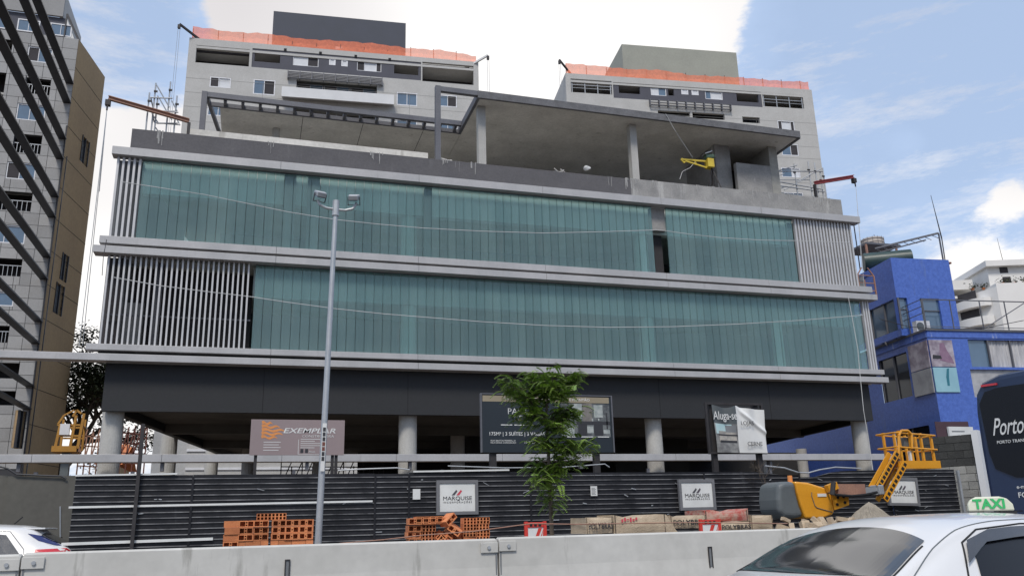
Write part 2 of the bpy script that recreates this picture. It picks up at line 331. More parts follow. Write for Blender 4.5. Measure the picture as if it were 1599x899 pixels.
# fascia on three sides
B('fascia', m_fascia, pod, -4.47, 23.72, .14, .40, 5.13, 6.60)
for k in range(1, 6): B('fascia_seam', m_black, pod, -4.47+4.7*k, -4.455+4.7*k, .134, .139, 5.13, 6.60)
for xx in (-4.47, 23.46):
    MB().prism([(xx+.07, .405), (xx+.33, .405), (xx+.33+SIDE*19.6, 20), (xx+.07+SIDE*19.6, 20)], 5.14, 6.60).build('fascia', m_fascia, pod)
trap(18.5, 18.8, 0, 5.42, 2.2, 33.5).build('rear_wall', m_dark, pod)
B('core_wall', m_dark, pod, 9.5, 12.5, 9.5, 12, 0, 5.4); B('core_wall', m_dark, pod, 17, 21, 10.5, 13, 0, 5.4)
# metal channels that run round the floors
def strip(x0, x1, z0, z1, yf=-.28, m=m_alu, joints=(.4, 5.2, 9.9, 14.8, 19.3)):
    xs = [x0]+[j for j in joints if x0 < j < x1]+[x1]
    for a, b in zip(xs, xs[1:]):
        MB().box(a+.004, b-.004, yf, .12, z0, z1).build('metal_channel', m, pod, bevel=.008)
strip(-4.91, 24.11, 13.40, 13.68, -.30)
strip(-4.99, 24.23, 10.36, 10.60); strip(-5.12, 24.36, 10.02, 10.255, -.36)
strip(-5.03, 24.24, 6.935, 7.125); strip(-14.0, 24.34, 6.60, 6.815, -.34)
strip(-14.0, 24.0, 3.56, 3.79, -.3, m_alu, (-9.5, -6.1, -2.6, 0.9, 4.5, 8.1, 11.4, 14.6, 19.4))
for a, b in ((6.815, 6.935), (10.255, 10.36)): B('shadow_gap', m_black, pod, -4.7, 24.0, -.05, .10, a, b)
for px in (33, 255, 480, 640, 905, 1200): B('channel_bracket', m_steel, pod, lx(px, 717)-.05, lx(px, 717)+.05, -.17, .05, 3.3, 3.559)
for px in (60, 210, 460, 690, 1010, 1200): B('channel_post', m_steel, pod, lx(px, 717)-.05, lx(px, 717)+.05, -.10, .0, 0, 3.3)
# channel glass planks
GP = .30
def profile(h):
    mb = MB(); g = GP-.012
    mb.box(0, g, 0, .012, 0, h); mb.box(0, .006, .012, .05, 0, h); mb.box(g-.006, g, .012, .05, 0, h)
    return mb.mesh('glass_plank', m_glass)
for z0, z1, runs in ((10.62, 13.38, ((-3.98, 14.50), (15.12, 20.92))), (7.145, 10.00, ((-.22, 23.72),))):
    me = profile(z1-z0)
    for x0, x1 in runs:
        n = int((x1-x0)/GP)
        for i in range(n):
            o = link('glass_plank', me, pod, loc=(x0+i*(x1-x0)/n, 0, z0)); o.rotation_euler = (0, 0, R(random.uniform(-.35, .35)))
        B('glazing_bead', m_steel, pod, x0, x1, -.03, .08, z0-.02, z0-.001); B('glazing_bead', m_steel, pod, x0, x1, -.03, .08, z1+.001, z1+.018)
# louvre slats
def slats(x0, x1, z0, z1, pitch, wdt=.062):
    me = MB().box(-wdt/2, wdt/2, -.11, .03, 0, z1-z0).mesh('louvre_slat', m_slat)
    x = x0
    while x <= x1: link('louvre_slat', me, pod, loc=(x, 0, z0)); x += pitch
slats(-4.68, -.36, 7.13, 10.018, .157, .054); slats(-4.72, -4.02, 10.605, 13.395, .165, .07)
slats(21.0, 23.82, 10.605, 13.395, .150, .075); slats(23.80, 24.05, 7.13, 10.018, .12, .07)
B('service_wall', m_intd, pod, -4.72, -3.99, .22, .34, 10.61, 13.41); B('service_wall', m_void, pod, -4.78, -4.30, .25, .34, 7.13, 10.04)
for x0, x1, z0, z1 in ((-4.6, -.3, 7.15, 10.0), (21, 23.7, 10.62, 13.4)):
    B('service_wall', m_void, pod, x0, x1, 1.3, 1.45, z0, z1)
    B('service_duct', m_intd, pod, x0+.3, x0+1.0, .5, 1.1, z0, z0+1.5); B('service_duct', m_steel, pod, x0+1.3, x0+1.5, .5, .7, z0, z1)
    B('transom', m_steel, pod, x0, x1, .05, .10, z0+.95, z0+1.0)
# what stands behind the glass
for z0, z1 in ((7.12, 10.04), (10.57, 13.41)):
    B('edge_beam', m_intl, pod, -3.98 if z0 > 10 else -.28, 20.95 if z0 > 10 else 23.7, .42, .70, z1-1.02, z1)
    trap(7, 7.2, z0, z1, -3, 23.5).build('inner_wall', m_intd, pod)
    for x in (5.02, 14.3): MB().tube((x, .75, z0), (x, .75, z1-1.03), .29, 20).build('inner_column', m_intl, pod, smooth=False)
    for x in (-4.35, 23.5): MB().prism([(x, .3), (x+.15, .3), (x+.15+SIDE*6, 7), (x+SIDE*6, 7)], z0, z1).build('flank_wall', m_intd, pod)
for x0, x1 in ((.55, .95), (1.35, 1.75), (5.5, 5.75)): B('inner_pier', m_intd, pod, x0, x1, .10, .36, 10.6, 13.38)
B('inner_pier', m_intl, pod, 19.6, 20.0, .2, .38, 7.15, 9.0)
B('lintel', m_raw, pod, 14.5, 15.12, .10, .30, 12.45, 13.38); B('reveal', m_void, pod, 14.5, 15.12, .50, .60, 10.6, 12.45)
# round columns of the open ground floor
for x, y in ((-4.2, .75), (5.05, .75), (14.3, .75), (23.5, .75)):
    MB().tube((x, y, 0), (x, y, 5.42), .31, 28).build('column', m_col, pod, smooth=False)
for px, Y in ((265, 36.5), (333, 44), (715, 36.5), (1185, 37), (1250, 44), (390, 44), (500, 44), (990, 44)):
    x = at(px, 690, Y).x; MB().tube((x, Y-Y0, 0), (x, Y-Y0, 5.42), .31, 20).build('column', m_col, pod)
# parapet: painted dark for two thirds, raw render beyond
B('parapet', m_par, pod, -4.47, 13.83, .30, .50, 13.69, 14.63, label='dark painted parapet')
B('parapet', m_raw, pod, 13.832, 23.77, .295, .50, 13.69, 14.64, label='raw grey rendered parapet')
for xx in (-4.47, 23.57): MB().prism([(xx, .505), (xx+.2, .505), (xx+.2+SIDE*16, 17), (xx+SIDE*16, 17)], 13.96, 14.62).build('parapet', m_raw, pod)
B('terrace_kerb', m_conc, pod, -2.9, 5.9, 1.6, 1.9, 13.975, 15.46); B('terrace_kerb', m_raw, pod, 13.9, 23.5, .95, 1.15, 13.96, 14.86)
# runs of spilt mortar on the parapet
random.seed(3); m_drip = mat('mortar_drips', (.36, .355, .345), (.24, .235, .23), 5, .95, bump=.4)
mb = MB()
for x, n in ((-3.6, 5), (-.1, 3), (.1, 2), (3.6, 3), (3.9, 3), (6.3, 4), (6.8, 2), (7.4, 2), (12.9, 2), (13.7, 5), (13.95, 6), (14.9, 4), (16.8, 5), (17.6, 4), (19.0, 5), (19.3, 4), (20.2, 4), (21.2, 3), (22.4, 6), (22.8, 6), (23.1, 4)):
    for k in range(n):
        xx = x+random.uniform(-.12, .12); z = 14.66; L_ = random.uniform(.08, .6)**1.2; wd = random.uniform(.006, .03)
        pts = []
        while z > max(14.64-L_, 13.7): pts.append((xx, z, wd)); z -= .05; xx += random.uniform(-.008, .008); wd = max(.004, wd*random.uniform(.85, 1.08))
        for (a, z1, w1), (b, z2, w2) in zip(pts, pts[1:]):
            mb.poly([(a-w1, .286, z1), (b-w2, .286, z2), (b, .281, z2), (a, .281, z1)]); mb.poly([(a, .281, z1), (b, .281, z2), (b+w2, .286, z2), (a+w1, .286, z1)])
o = mb.build('mortar_drips', m_drip, pod); o['kind'] = 'stuff'
# roof pavilion with its pergola
B('pavilion_roof', m_conc, pod, 7.70, 22.08, .42, 12, 17.44, 17.60); B('pavilion_roof', m_conc, pod, -1.95, 7.69, 3.62, 12, 17.44, 17.60)
m_edge = mat('rough_slab_edge', (.17, .17, .18), (.10, .10, .105), 3, .9, bump=.8, fine=.2)
B('roof_edge', m_edge, pod, 7.6, 22.12, .30, .415, 17.40, 17.70); B('roof_edge', m_edge, pod, 22.085, 22.2, .42, 12, 17.40, 17.69); B('roof_edge', m_steel, pod, 7.58, 7.695, .42, 3.6, 17.40, 17.69)
B('pergola_post', m_steel, pod, 5.93, 6.13, .30, .50, 14.63, 17.70); B('pergola_beam', m_steel, pod, 6.131, 7.6, .32, .50, 17.50, 17.69)
B('pergola_beam', m_steel, pod, -2.52, 7.6, 2.98, 3.14, 17.52, 17.72); B('pergola_beam', m_steel, pod, -2.3, 7.6, 3.50, 3.615, 17.42, 17.58)
B('pergola_post', m_steel, pod, -2.60, -2.40, 2.95, 3.15, 13.96, 17.72)
MB().beam((-2.40, 3.14, 17.55), (-1.95, 6.9, 17.5), .12, .16).build('pergola_beam', m_steel, pod)
me = MB().box(-.055, .055, 3.142, 3.498, 17.46, 17.66).mesh('pergola_rafter', m_steel)
for i in range(15): link('pergola_rafter', me, pod, loc=(-1.75+i*.652, 0, 0))
for x in (7.93, 14.45): B('pavilion_column', m_col, pod, x-.15, x+.15, 1.0, 1.30, 13.95, 17.43)
xx = at(432, 200, 33).x; MB().tube((xx, 5, 13.95), (xx, 5, 17.43), .15, 16).build('pavilion_column', m_col, pod)
B('pavilion_back_wall', m_intd, pod, -1.5, 22.0, 9.5, 9.7, 13.95, 17.43)
for x in (1.2, 3.6, 6.1): B('formwork_joint', m_void, pod, x, x+.02, 3.65, 9.4, 17.436, 17.4395)
B('partition_wall', m_raw, pod, lx(1116, 250, 30), lx(1139, 250, 30), 1.9, 4.5, 13.95, 17.43)
px0, px1 = at(1140, 260, 30).x, at(1205, 260, 30).x
B('partition_wall', m_block, pod, px1-.42, px1, 1.5, 4.6, 13.95, 17.43)
mb = MB(); mb.box(px0, px1-.43, 1.5, 1.7, 13.95, at(1170, 256, 29.5).z); mb.build('partition_wall', m_raw, pod)
B('partition_wall', m_void, pod, px0-.0, px1-.45, 4.3, 4.5, 13.95, 17.43)
xk = at(1007, 270, 29.2).x; B('block_stub', m_block, pod, xk-.28, xk+.28, 1.3, 1.5, 13.95, 14.98)
mb = MB(); 
for a in range(5): mb.box(15.3+a*.8, 15.9+a*.8, 8.6, 9.0, 13.95, 14.9+.3*(a % 2))
mb.build('stacked_formwork', m_dark, pod)
# ================================================================== RESIDENTIAL TOWERS BEHIND
K = 1.28; m_joint = mat('joint_shadow', (.24, .235, .225), rough=.9)
def tower(O, rot, name, label):
    F = Frame(O[0]*K, O[1]*K, rot)
    return F, thing(name, label, 'building', (F.o.x, F.o.y, 0), F.a)
F, tw = tower((0, 60), -5.3, 'residential_tower', 'pale residential tower with dark rooftop box, behind the left half of the glass building')
def Rr(x0, y0, x1, y1): return F.rect(x0, y0, x1, y1)
sL, sR = F.h(298, 60)[0]-.1, F.h(748, 130)[0]
zt = F.h(520, 78)[1]; zb = 0
rowA = [Rr(306, 74, 390, 101), Rr(660, 100, 740, 130)]
band = (F.h(394, 90)[0], F.h(658, 110)[0], F.h(520, 115)[1], F.h(520, 86)[1])
bandh = [Rr(398, 80, 438, 97), Rr(458, 86, 498, 103), Rr(515, 92, 524, 101), Rr(534, 94, 543, 103), Rr(558, 95, 596, 111), Rr(616, 100, 654, 116)]
for i in (0, 5): a = list(bandh[i]); a[3] = min(a[3], band[3]-.06); a[2] = max(a[2], band[2]+.08); bandh[i] = tuple(a)
bandh = [(a, b, max(c, band[2]+.08), min(d, band[3]-.06)) for a, b, c, d in bandh]
wins = [Rr(328, 121, 361, 137), Rr(396, 125, 430, 148), Rr(620, 145, 652, 165), Rr(685, 149, 714, 167)]
balc = Rr(463, 128, 589, 152)
lower = []
dz = 3.0
for k in range(1, 9):
    for a, b, c, d in wins: lower.append((a, b, c-dz*k, d-dz*k))
    lower.append((balc[0], balc[1], balc[2]-dz*k, balc[3]-dz*k))
mb = MB(); wall(mb, sL, sR, zb, zt, rowA+[band]+wins+[balc]+lower, 0, .35)
mb.box(sL+.01, sL+.3, .002, 14, zb, zt-.01); mb.box(sR-.3, sR-.01, .002, 14, zb, zt-.01); mb.box(sL+.3, sR-.3, .005, 14, zt-1.05, zt-.8)
mb.build('outer_wall', m_twall, tw)
mb = MB(); wall(mb, band[0], band[1], band[2], band[3], bandh, .06, .30); mb.build('band_wall', m_tdark, tw)
B('core', m_void, tw, sL+.4, sR-.4, 2.4, 13, zb, zt-1.1)
for k in range(6):
    for dz2 in (0, 1.5): B('render_joint', m_joint, tw, sL+.02, sR-.02, -.006, -.001, zt-4.35-3*k-dz2, zt-4.32-3*k-dz2)
for k in range(1, 4): B('render_joint', m_joint, tw, sL+(sR-sL)*k/4, sL+(sR-sL)*k/4+.03, -.006, -.001, 0, zt-4.4)
for k in range(-1, 10):
    z = balc[2]-.5-dz*k
    if z < zt-1.5: B('floor_slab', m_twall, tw, sL+.31, sR-.31, .36, 2.39, z-.25, z)
for r_ in rowA: B('lintel_beam', m_void, tw, r_[0], r_[1], .36, .6, r_[3]-.45, r_[3]-.02)
for w_, f_ in zip(wins, (('dark', 'blind'), ('glass', 'dark'), ('glass', 'glass'), ('glass', 'dark'))): window(tw, w_, .05, .09, (.42,) if f_[0] == 'dark' else (.5,), f_)
for w_ in lower[:20]:
    if w_[1]-w_[0] < 4: window(tw, w_, .05, .09, (.5,), ('glass', 'glass'))
window(tw, bandh[1], .15, .06, (.58,), ('blind', 'dark')); window(tw, bandh[4], .15, .06, (.3, .8), ('dark', 'blind', 'dark'))
for i in (2, 3): window(tw, bandh[i], .10, .1, (), ('blind',))
for k in range(3):
    g = Rr(463+k*42, 128+k*4, 500+k*42, 144+k*4); window(tw, (balc[0]+.05+k*(balc[1]-balc[0])/3, balc[0]-.1+(k+1)*(balc[1]-balc[0])/3, balc[2]-0*.5, balc[3]-.05), .9, .05, (.5,), ('dark', 'glass'), m_pole)
lr = Rr(450, 119, 597, 134)
mb = MB()
for k in range(5): z = lr[2]+.35+k*(lr[3]-lr[2]-.3)/5; mb.beam((lr[0], -.35, z), (lr[1], -.35, z), .12, .06)
for k in range(9): x = lr[0]+k*(lr[1]-lr[0])/8; mb.box(x-.04, x+.04, -.42, -.0, lr[2]+.25, lr[3])
mb.build('sun_louvre', m_ochre if False else m_steel, tw)
bw = Rr(441, 143, 615, 162); B('balcony_front', m_twhite, tw, bw[0], bw[1], -.9, -.75, bw[2]-.1, balc[2]+.25); B('balcony_floor', m_twhite, tw, bw[0], bw[1], -.74, 0, balc[2]-.45, balc[2]-.2)
pr = F.rect(425, 20, 635, 70); z0b = zt-.7
B('plant_room', m_boxd, tw, pr[0], pr[1], .8, 8, z0b, F.h(530, 27, .8)[1]); B('roof_hatch', m_frame, tw, F.h(530, 66)[0]-.35, F.h(530, 66)[0]+.35, .6, .78, zt+.45, zt+.75)
for px, py in ((446, 78), (501, 83), (556, 88), (609, 93)):
    s_, z_ = F.h(px, py); B('drain_outlet', m_black, tw, s_-.13, s_+.13, -.03, .02, z_-.13, z_+.13)
NETG = 'orange safety nets around the tower roofs'
def net(F, tw, s0, s1, zt, hts, label, group=NETG):
    t = thing('safety_net', label, 'net', (F.o.x, F.o.y, 0), F.a, group)
    mb = MB(); n = 60; prev = None
    for i in range(n+1):
        u_ = i/n; s = s0+(s1-s0)*u_; k = u_*(len(hts)-1); a = int(min(k, len(hts)-2)); h = hts[a]+(hts[a+1]-hts[a])*(k-a)
        y = .12+.06*math.sin(i*1.3); tp = zt+h+.05*math.sin(i*2.1)
        if prev: mb.poly([(prev[0], prev[1], zt-.05), (s, y, zt-.05), (s, y+.05, (zt+tp)/2), (prev[0], prev[1]+.05, (zt+prev[2])/2)]); mb.poly([(prev[0], prev[1]+.05, (zt+prev[2])/2), (s, y+.05, (zt+tp)/2), (s, y, tp), (prev[0], prev[1], prev[2])])
        prev = (s, y, tp)
    mb.build('mesh_sheet', m_net, t)
    mb = MB(); me = MB().box(-.03, .03, .2, .26, 0, 1.2).mesh('net_post', m_rust)
    k = 0; s = s0+.05
    while s < s1: link('net_post', me, t, loc=(s, 0, zt)); s += 2.35
    return t
net(F, tw, sL+.2, sR-.2, zt, (1.35, 1.1, 1.25, 1.0, 1.15, 1.2, 1.0, 1.1, .75), 'orange safety net along the roof edge of the wide left tower')
def davit(F, s, z, ds, dz_, label, wires=0, m=None, rt_=0):
    t = thing('davit_arm', label, 'hoist arm', (F.o.x, F.o.y, 0), F.a, 'small hoist arms on the tower roofs')
    mb = MB(); mb.beam((s-ds*.9, .8, z-dz_*.9-.2), (s+ds, -.9, z+dz_), .16, .2); mb.build('arm', m or m_iron, t)
    MB().box(s-ds*.5-.08, s-ds*.5+.08, .4, .55, z-1.0, z-dz_*.45-.2).build('post', m_iron, t)
    MB().box(s+ds-.12, s+ds+.12, -1.05, -.8, z+dz_-.5, z+dz_-.12).build('pulley', m_iron, t)
    if wires:
        mb = MB(); mb.tube((s+ds-.08, -.92, z+dz_-.5), (s+ds-.08, -.92, z-wires), .018, 4); mb.tube((s+ds+.1, -.92, z+dz_-.5), (s+ds+.1, -.92, z-wires), .018, 4); mb.build('wire', m_pole, t)
davit(F, F.h(305, 55)[0], F.h(305, 55)[1], F.h(283, 48)[0]-F.h(305, 55)[0], .5, 'dark hoist arm over the top left corner of the wide left tower', 14)
davit(F, F.h(742, 97)[0], F.h(742, 97)[1], F.h(760, 94)[0]-F.h(742, 97)[0], .35, 'pale hoist arm at the top right corner of the wide left tower', 6, m_twhite)
# --- right tower
F, tw = tower((30, 60), -7.0, 'residential_tower', 'pale residential tower with greenish rooftop box, behind the right half of the building')
sL, sR = F.h(884, 130)[0], F.h(1269, 150)[0]
zt = F.h(1070, 127)[1]; zb = 0
band = (F.h(958, 140)[0], F.h(1190, 155)[0], F.h(1070, 160)[1], F.h(1070, 136)[1])
rowA = [Rr(892, 125, 956, 146), Rr(1192, 147, 1255, 168)]
bandh = [Rr(967, 131, 1000, 146), Rr(1017, 134, 1041, 149), Rr(1044, 136, 1053, 149), Rr(1065, 139, 1075, 147), Rr(1081, 140, 1091, 148), Rr(1102, 140, 1129, 155), Rr(1151, 143, 1185, 159)]
bandh = [(a, b, max(c, band[2]+.08), min(d, band[3]-.06)) for a, b, c, d in bandh]
bal1 = Rr(1028, 174, 1078, 181); bal2 = Rr(1082, 177, 1132, 186)
op = Rr(1160, 183, 1187, 192)
w0 = Rr(1215, 189, 1241, 201); w1 = Rr(1221, 225, 1247, 243); w2 = Rr(1221, 262, 1250, 277)
w0 = (w1[0]-.1, w1[1]-.1, w0[3]-1.55, w0[3])
lower = [(w2[0], w2[1], w2[2]-3*k, w2[3]-3*k) for k in range(1, 6)]
mb = MB(); wall(mb, sL, sR, zb, zt, rowA+[band, bal1, bal2, op, w0, w1, w2]+lower, 0, .35)
mb.poly([(sL, 0, zb), (sL, 0, zt), (sL+.2, 14, zt), (sL+.2, 14, zb)]); mb.box(sR-.3, sR-.01, .002, 14, zb, zt-.01); mb.box(sL+.3, sR-.3, .005, 14, zt-1.05, zt-.8)
mb.build('outer_wall', m_twall, tw)
mb = MB(); wall(mb, band[0], band[1], band[2], band[3], bandh, .06, .30); mb.build('band_wall', m_tdark, tw)
B('core', m_void, tw, sL+.4, sR-.4, 2.4, 13, zb, zt-1.1)
for k in range(6):
    for dz2 in (0, 1.5): B('render_joint', m_joint, tw, sL+.02, sR-.02, -.006, -.001, zt-4.35-3*k-dz2, zt-4.32-3*k-dz2)
for k in range(1, 4): B('render_joint', m_joint, tw, sL+(sR-sL)*k/4, sL+(sR-sL)*k/4+.03, -.006, -.001, 0, zt-4.4)
for k in range(0, 9):
    z = w1[2]-.9-dz*k
    B('floor_slab', m_twall, tw, sL+.31, sR-.31, .36, 2.39, z-.25, z)
for w_, f_ in ((w0, ('dark', 'blind', 'dark')), (w1, ('glass', 'dark')), (w2, ('glass', 'blind'))): window(tw, w_, .05, .09, (.25, .78) if len(f_) == 3 else (.55,), f_)
for w_ in lower[:2]: window(tw, w_, .05, .09)
window(tw, bandh[1], .15, .08, (.5,), ('blind', 'glass')); window(tw, bandh[5], .15, .08, (.33,), ('glass', 'blind'))
for i in (3, 4): window(tw, bandh[i], .10, .1, (), ('blind',))
for r_ in rowA:
    mb = MB()
    for k in range(4): s = r_[0]+.15+k*(r_[1]-r_[0]-.3)/3; mb.box(s-.04, s+.04, .1, .18, r_[2], r_[3])
    zz = r_[2]+1.0; mb.box(r_[0], r_[1], .08, .14, zz-.03, zz+.03); mb.box(r_[0], r_[1], .08, .14, zz-.4, zz-.36)
    mb.build('balcony_railing', m_pole, tw)
lr = Rr(1015, 164, 1140, 174)
mb = MB()
for k in range(3): z = lr[2]+.35+k*.3; mb.beam((lr[0], -.35, z), (lr[1], -.35, z), .12, .05)
for k in range(10): x = lr[0]+k*(lr[1]-lr[0])/9; mb.box(x-.04, x+.04, -.42, -.0, lr[2]+.25, lr[2]+1.05)
mb.build('sun_louvre', m_steel, tw)
a, b = F.h(972, 80, 1.)[0], F.h(1152, 100, 1.)[0]
B('plant_room', m_boxg, tw, a, b, 1., 8, zt-.7, F.h(1062, 76, 1.)[1]); 
sv = F.h(866, 150, 9)[0]
net(F, tw, sL+.1, sR-.2, zt, (1.3, 1.25, 1.1, 1.3, .9, 1.0, 1.05, .95, 1.1), 'orange safety net along the roof edge of the right tower')
davit(F, F.h(884, 105)[0], F.h(884, 105)[1], F.h(871, 100)[0]-F.h(884, 105)[0], .3, 'dark hoist arm over the top left corner of the right tower', 3)
s_, z_ = F.h(1065, 115)
# ================================================================== FAR LEFT TOWER WITH FINS
F = Frame(-17.75, 78.3, 0)
lt = thing('residential_tower', 'grey panelled tower at far left with long dark fins and a tan side wall', 'building', (F.o.x, F.o.y, 0), 0)
zt = F.h(113, 60)[1]
wb = [(43, 74, 82, 97), (40, 123, 79, 147), (26, 163, 71, 188), (21, 210, 65, 239), (10, 254, 56, 280), (-12, 299, 50, 328), (-20, 351, 40, 379), (-25, 403, 34, 430), (-25, 455, 22, 477), (-30, 508, 14, 534), (-30, 566, 30, 590), (-30, 610, 24, 632)]
wr = [F.rect(*q) for q in wb]
wr = [(max(a, -12.3), b, c, d) for a, b, c, d in wr]
extra = [F.rect(-30, 60, 20, 76), F.rect(-30, 112, 8, 150)]
holes = wr+extra
mb = MB(); wall(mb, -14, 0, 0, zt, holes, .05, .4); mb.build('backing_wall', m_back, lt)
B('core', m_void, lt, -14, -.3, 2.4, 12, 0, zt); B('roof_slab', m_twall, lt, -14, -.02, .06, 2.39, zt-.3, zt-.02)
for k in range(15): B('floor_slab', m_twall, lt, -14, -.3, .46, 2.39, wr[0][2]-.3-2.95*k-.2, wr[0][2]-.3-2.95*k)
def rsub(rects, h):
    out = []
    for a, b, c, d in rects:
        if h[0] >= b or h[1] <= a or h[2] >= d or h[3] <= c: out.append((a, b, c, d)); continue
        if h[0] > a: out.append((a, h[0], c, d))
        if h[1] < b: out.append((h[1], b, c, d))
        a2, b2 = max(a, h[0]), min(b, h[1])
        if h[2] > c: out.append((a2, b2, c, h[2]))
        if h[3] < d: out.append((a2, b2, h[3], d))
    return out
z = zt; row = 0
while z > 7:
    z1 = z-1.10; nx = 7; pw = 1.31
    for i in range(nx):
        for a, b, c, d in (lambda rs: rs)( __import__('functools').reduce(rsub, holes, [(-pw*(i+1), -pw*i, z1, z)])):
            if b-a < .12 or d-c < .12: continue
            B('facade_panel', m_panel, lt, a+.018, b-.018, 0, .045, c+.018, d-.018)
    z = z1; row += 1
for i, w_ in enumerate(wr):
    if i % 2 == 0 and i < 10: window(lt, w_, .12, .09, (.45,), (('dark', 'glass'), ('glass', 'glass'))[i % 4 // 2])
    elif i < 10:
        mb = MB(); zz = w_[2]+.95
        for k in range(9): s = w_[0]+(w_[1]-w_[0])*k/8; mb.box(s-.02, s+.02, .2, .24, w_[2], zz)
        mb.box(w_[0], w_[1], .18, .26, zz, zz+.06); mb.build('balcony_railing', m_pole, lt)
# tan flank, running back ten degrees off
ta = R(79.7); tl = 7.0
P2 = (math.cos(ta)*tl, math.sin(ta)*tl)
n_ = (-math.sin(ta), math.cos(ta))
slots = []
Ft = Frame(-17.75, 78.3, 79.7)
for q in ((127, 214, 138, 258), (96, 395, 105, 440), (86, 442, 98, 492), (28, 640, 37, 700)): slots.append(Ft.rect(*q))
for k, sl_ in enumerate(slots): slots[k] = (sl_[0], max(sl_[1], sl_[0]+.5), sl_[2], sl_[3])
tf = thing('tmp', '', '')
bpy.data.objects.remove(tf)
mb = MB(); wall(mb, 0, tl, 0, zt, slots, 0, .35)
def rot_mb(mb, ang):
    c, s = math.cos(ang), math.sin(ang); mb.v = [(x*c-y*s, x*s+y*c, z) for x, y, z in mb.v]; return mb
rot_mb(mb, ta).build('side_wall', m_tan, lt)
for sl_ in slots:
    mb = MB(); mb.box(sl_[0]-.1, sl_[0], -.08, .1, sl_[2], sl_[3]); mb.box(sl_[1], sl_[1]+.1, -.08, .1, sl_[2], sl_[3]); mb.box((sl_[0]+sl_[1])/2-.04, (sl_[0]+sl_[1])/2+.04, -.05, .1, sl_[2], sl_[3])
    rot_mb(mb, ta).build('slot_frame', m_fin, lt)
    mb = MB().box(sl_[0], sl_[1], .3, .33, sl_[2], sl_[3]); rot_mb(mb, ta).build('slot_glass', m_wglass, lt)
for k in range(1, 15):
    mb = MB().box(0.02, tl, -.012, -.002, zt-3*k, zt-3*k+.045); rot_mb(mb, ta).build('render_joint', m_black, lt)
for q in ((100, 234), (96, 300), (86, 455), (40, 640)):
    pass
mb = MB(); mb.box(-.10, .0, -.16, -.05, 0, zt-9); mb.box(.25, .32, -.16, -.05, 0, zt-12); mb.build('rain_pipe', m_fin, lt)
# long fins carried forward of the facade
ends = [(124, 133), (119, 163), (112, 219), (108, 250), (98, 309), (94, 341), (83, 403), (79, 437), (69, 503), (62, 537), (50, 604), (41, 639)]
for ex, ey in ends:
    z = F.h(ex, ey)[1]; MB().box(-.62, .05, -26, .0, z, z+.12).build('fin', m_fin, lt)
# stepped top storeys with net and glazed corner
a = F.h(101, 32)[0]
zp = F.h(60, 20)[1]
B('top_band', m_tdark, lt, -14, a, .4, 8, zt-.02, zp); 
MB().prism([(a+.01, .35), (a+.11, .35), (a+.11, 8), (a+.01, 8)], zt, zp).build('corner_glass', m_wglass, lt)
mb = MB(); mb.beam((a+.1, .3, zp+.4), (-.1, .3, zt+.1), .18, .2); mb.beam((a+.1, .3, zt+.1), (a+.1, .3, zp+.4), .12, .12); mb.build('corner_brace', m_fin, lt)
B('top_parapet', m_panel, lt, -14, a-.2, .1, .35, zp, zp+2.6); B('top_parapet', m_twall, lt, a-.5, a-.2, .36, 8, zp, zp+2.6)
for k in range(3): window(lt, (-8+k*2.7, -6.2+k*2.7, zt+.3, zt+1.5), .34, .07, (.5,), ('glass', 'glass'))
net(Frame(-17.75, 78.3, 0), lt, -9, a-.6, zp+2.6, (1.2, 1.3, 1.4, 1.2, 1.0), 'orange safety net on the top floor of the far left tower')
# ================================================================== HOARDING
YF = 17.0
fx0, fx1 = -3.0, 16.55
hb = thing('site_hoarding', 'long black ribbed sheet metal hoarding closing the site below the building', 'fence', (6, YF, 0))
random.seed(11)
def sheet(wd, ht, sag=None):
    """one sheet with horizontal ribs; sag(x) lowers the top edge"""
    mb = MB(); p = .099; z = 0
    prof = []
    while z < ht-.01:
        prof += [(0, z, 0), (0, z+.068, 0), (-.018, z+.076, 1), (-.018, z+.086, 1), (0, z+.094, 0)]; z += p
    prof = [q for q in prof if q[1] <= ht]+[(0, ht, 0)]
    nx = 6
    for i in range(nx):
        a, b = wd*i/nx, wd*(i+1)/nx
        for (y0, z0, m0), (y1, z1, m1) in zip(prof, prof[1:]):
            if z1-z0 < 1e-4: continue
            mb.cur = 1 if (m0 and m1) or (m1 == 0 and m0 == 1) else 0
            za = [min(z, ht-(sag(x) if sag else 0)) for x, z in ((a, z0), (b, z0), (b, z1), (a, z1))]
            mb.poly([(a, y0, za[0]), (b, y0, za[1]), (b, y1, za[2]), (a, y1, za[3])])
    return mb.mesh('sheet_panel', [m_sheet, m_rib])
joints = [-3.0, -1.02, 2.35, 3.02, 5.55, 7.0, 9.6, 12.05, 14.55, 16.5]
sags = {2: None}
for i, (a, b) in enumerate(zip(joints, joints[1:])):
    sg = None
    if i == 6: sg = lambda x: .03+.10*math.exp(-((x-2.3)/.6)**2)
    if i == 7: sg = lambda x: .16*math.exp(-((x-.2)/.55)**2)
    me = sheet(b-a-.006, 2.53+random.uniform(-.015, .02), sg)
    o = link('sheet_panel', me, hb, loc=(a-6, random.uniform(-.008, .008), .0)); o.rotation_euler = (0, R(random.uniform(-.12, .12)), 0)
for x in joints[1:-1]:
    if x in (7.0,): continue
    B('cover_strip', m_sheet, hb, x-6-.02, x-6+.02, -.034, -.022, .02, 2.5)
B('hoarding_post', m_iron, hb, at(213, 780, YF-.1).x-6-.03, at(213, 780, YF-.1).x-6+.03, -.12, -.04, 0, 3.45)
B('hoarding_post', m_pole, hb, 10.5, 10.56, -.1, -.04, .0, 2.5)
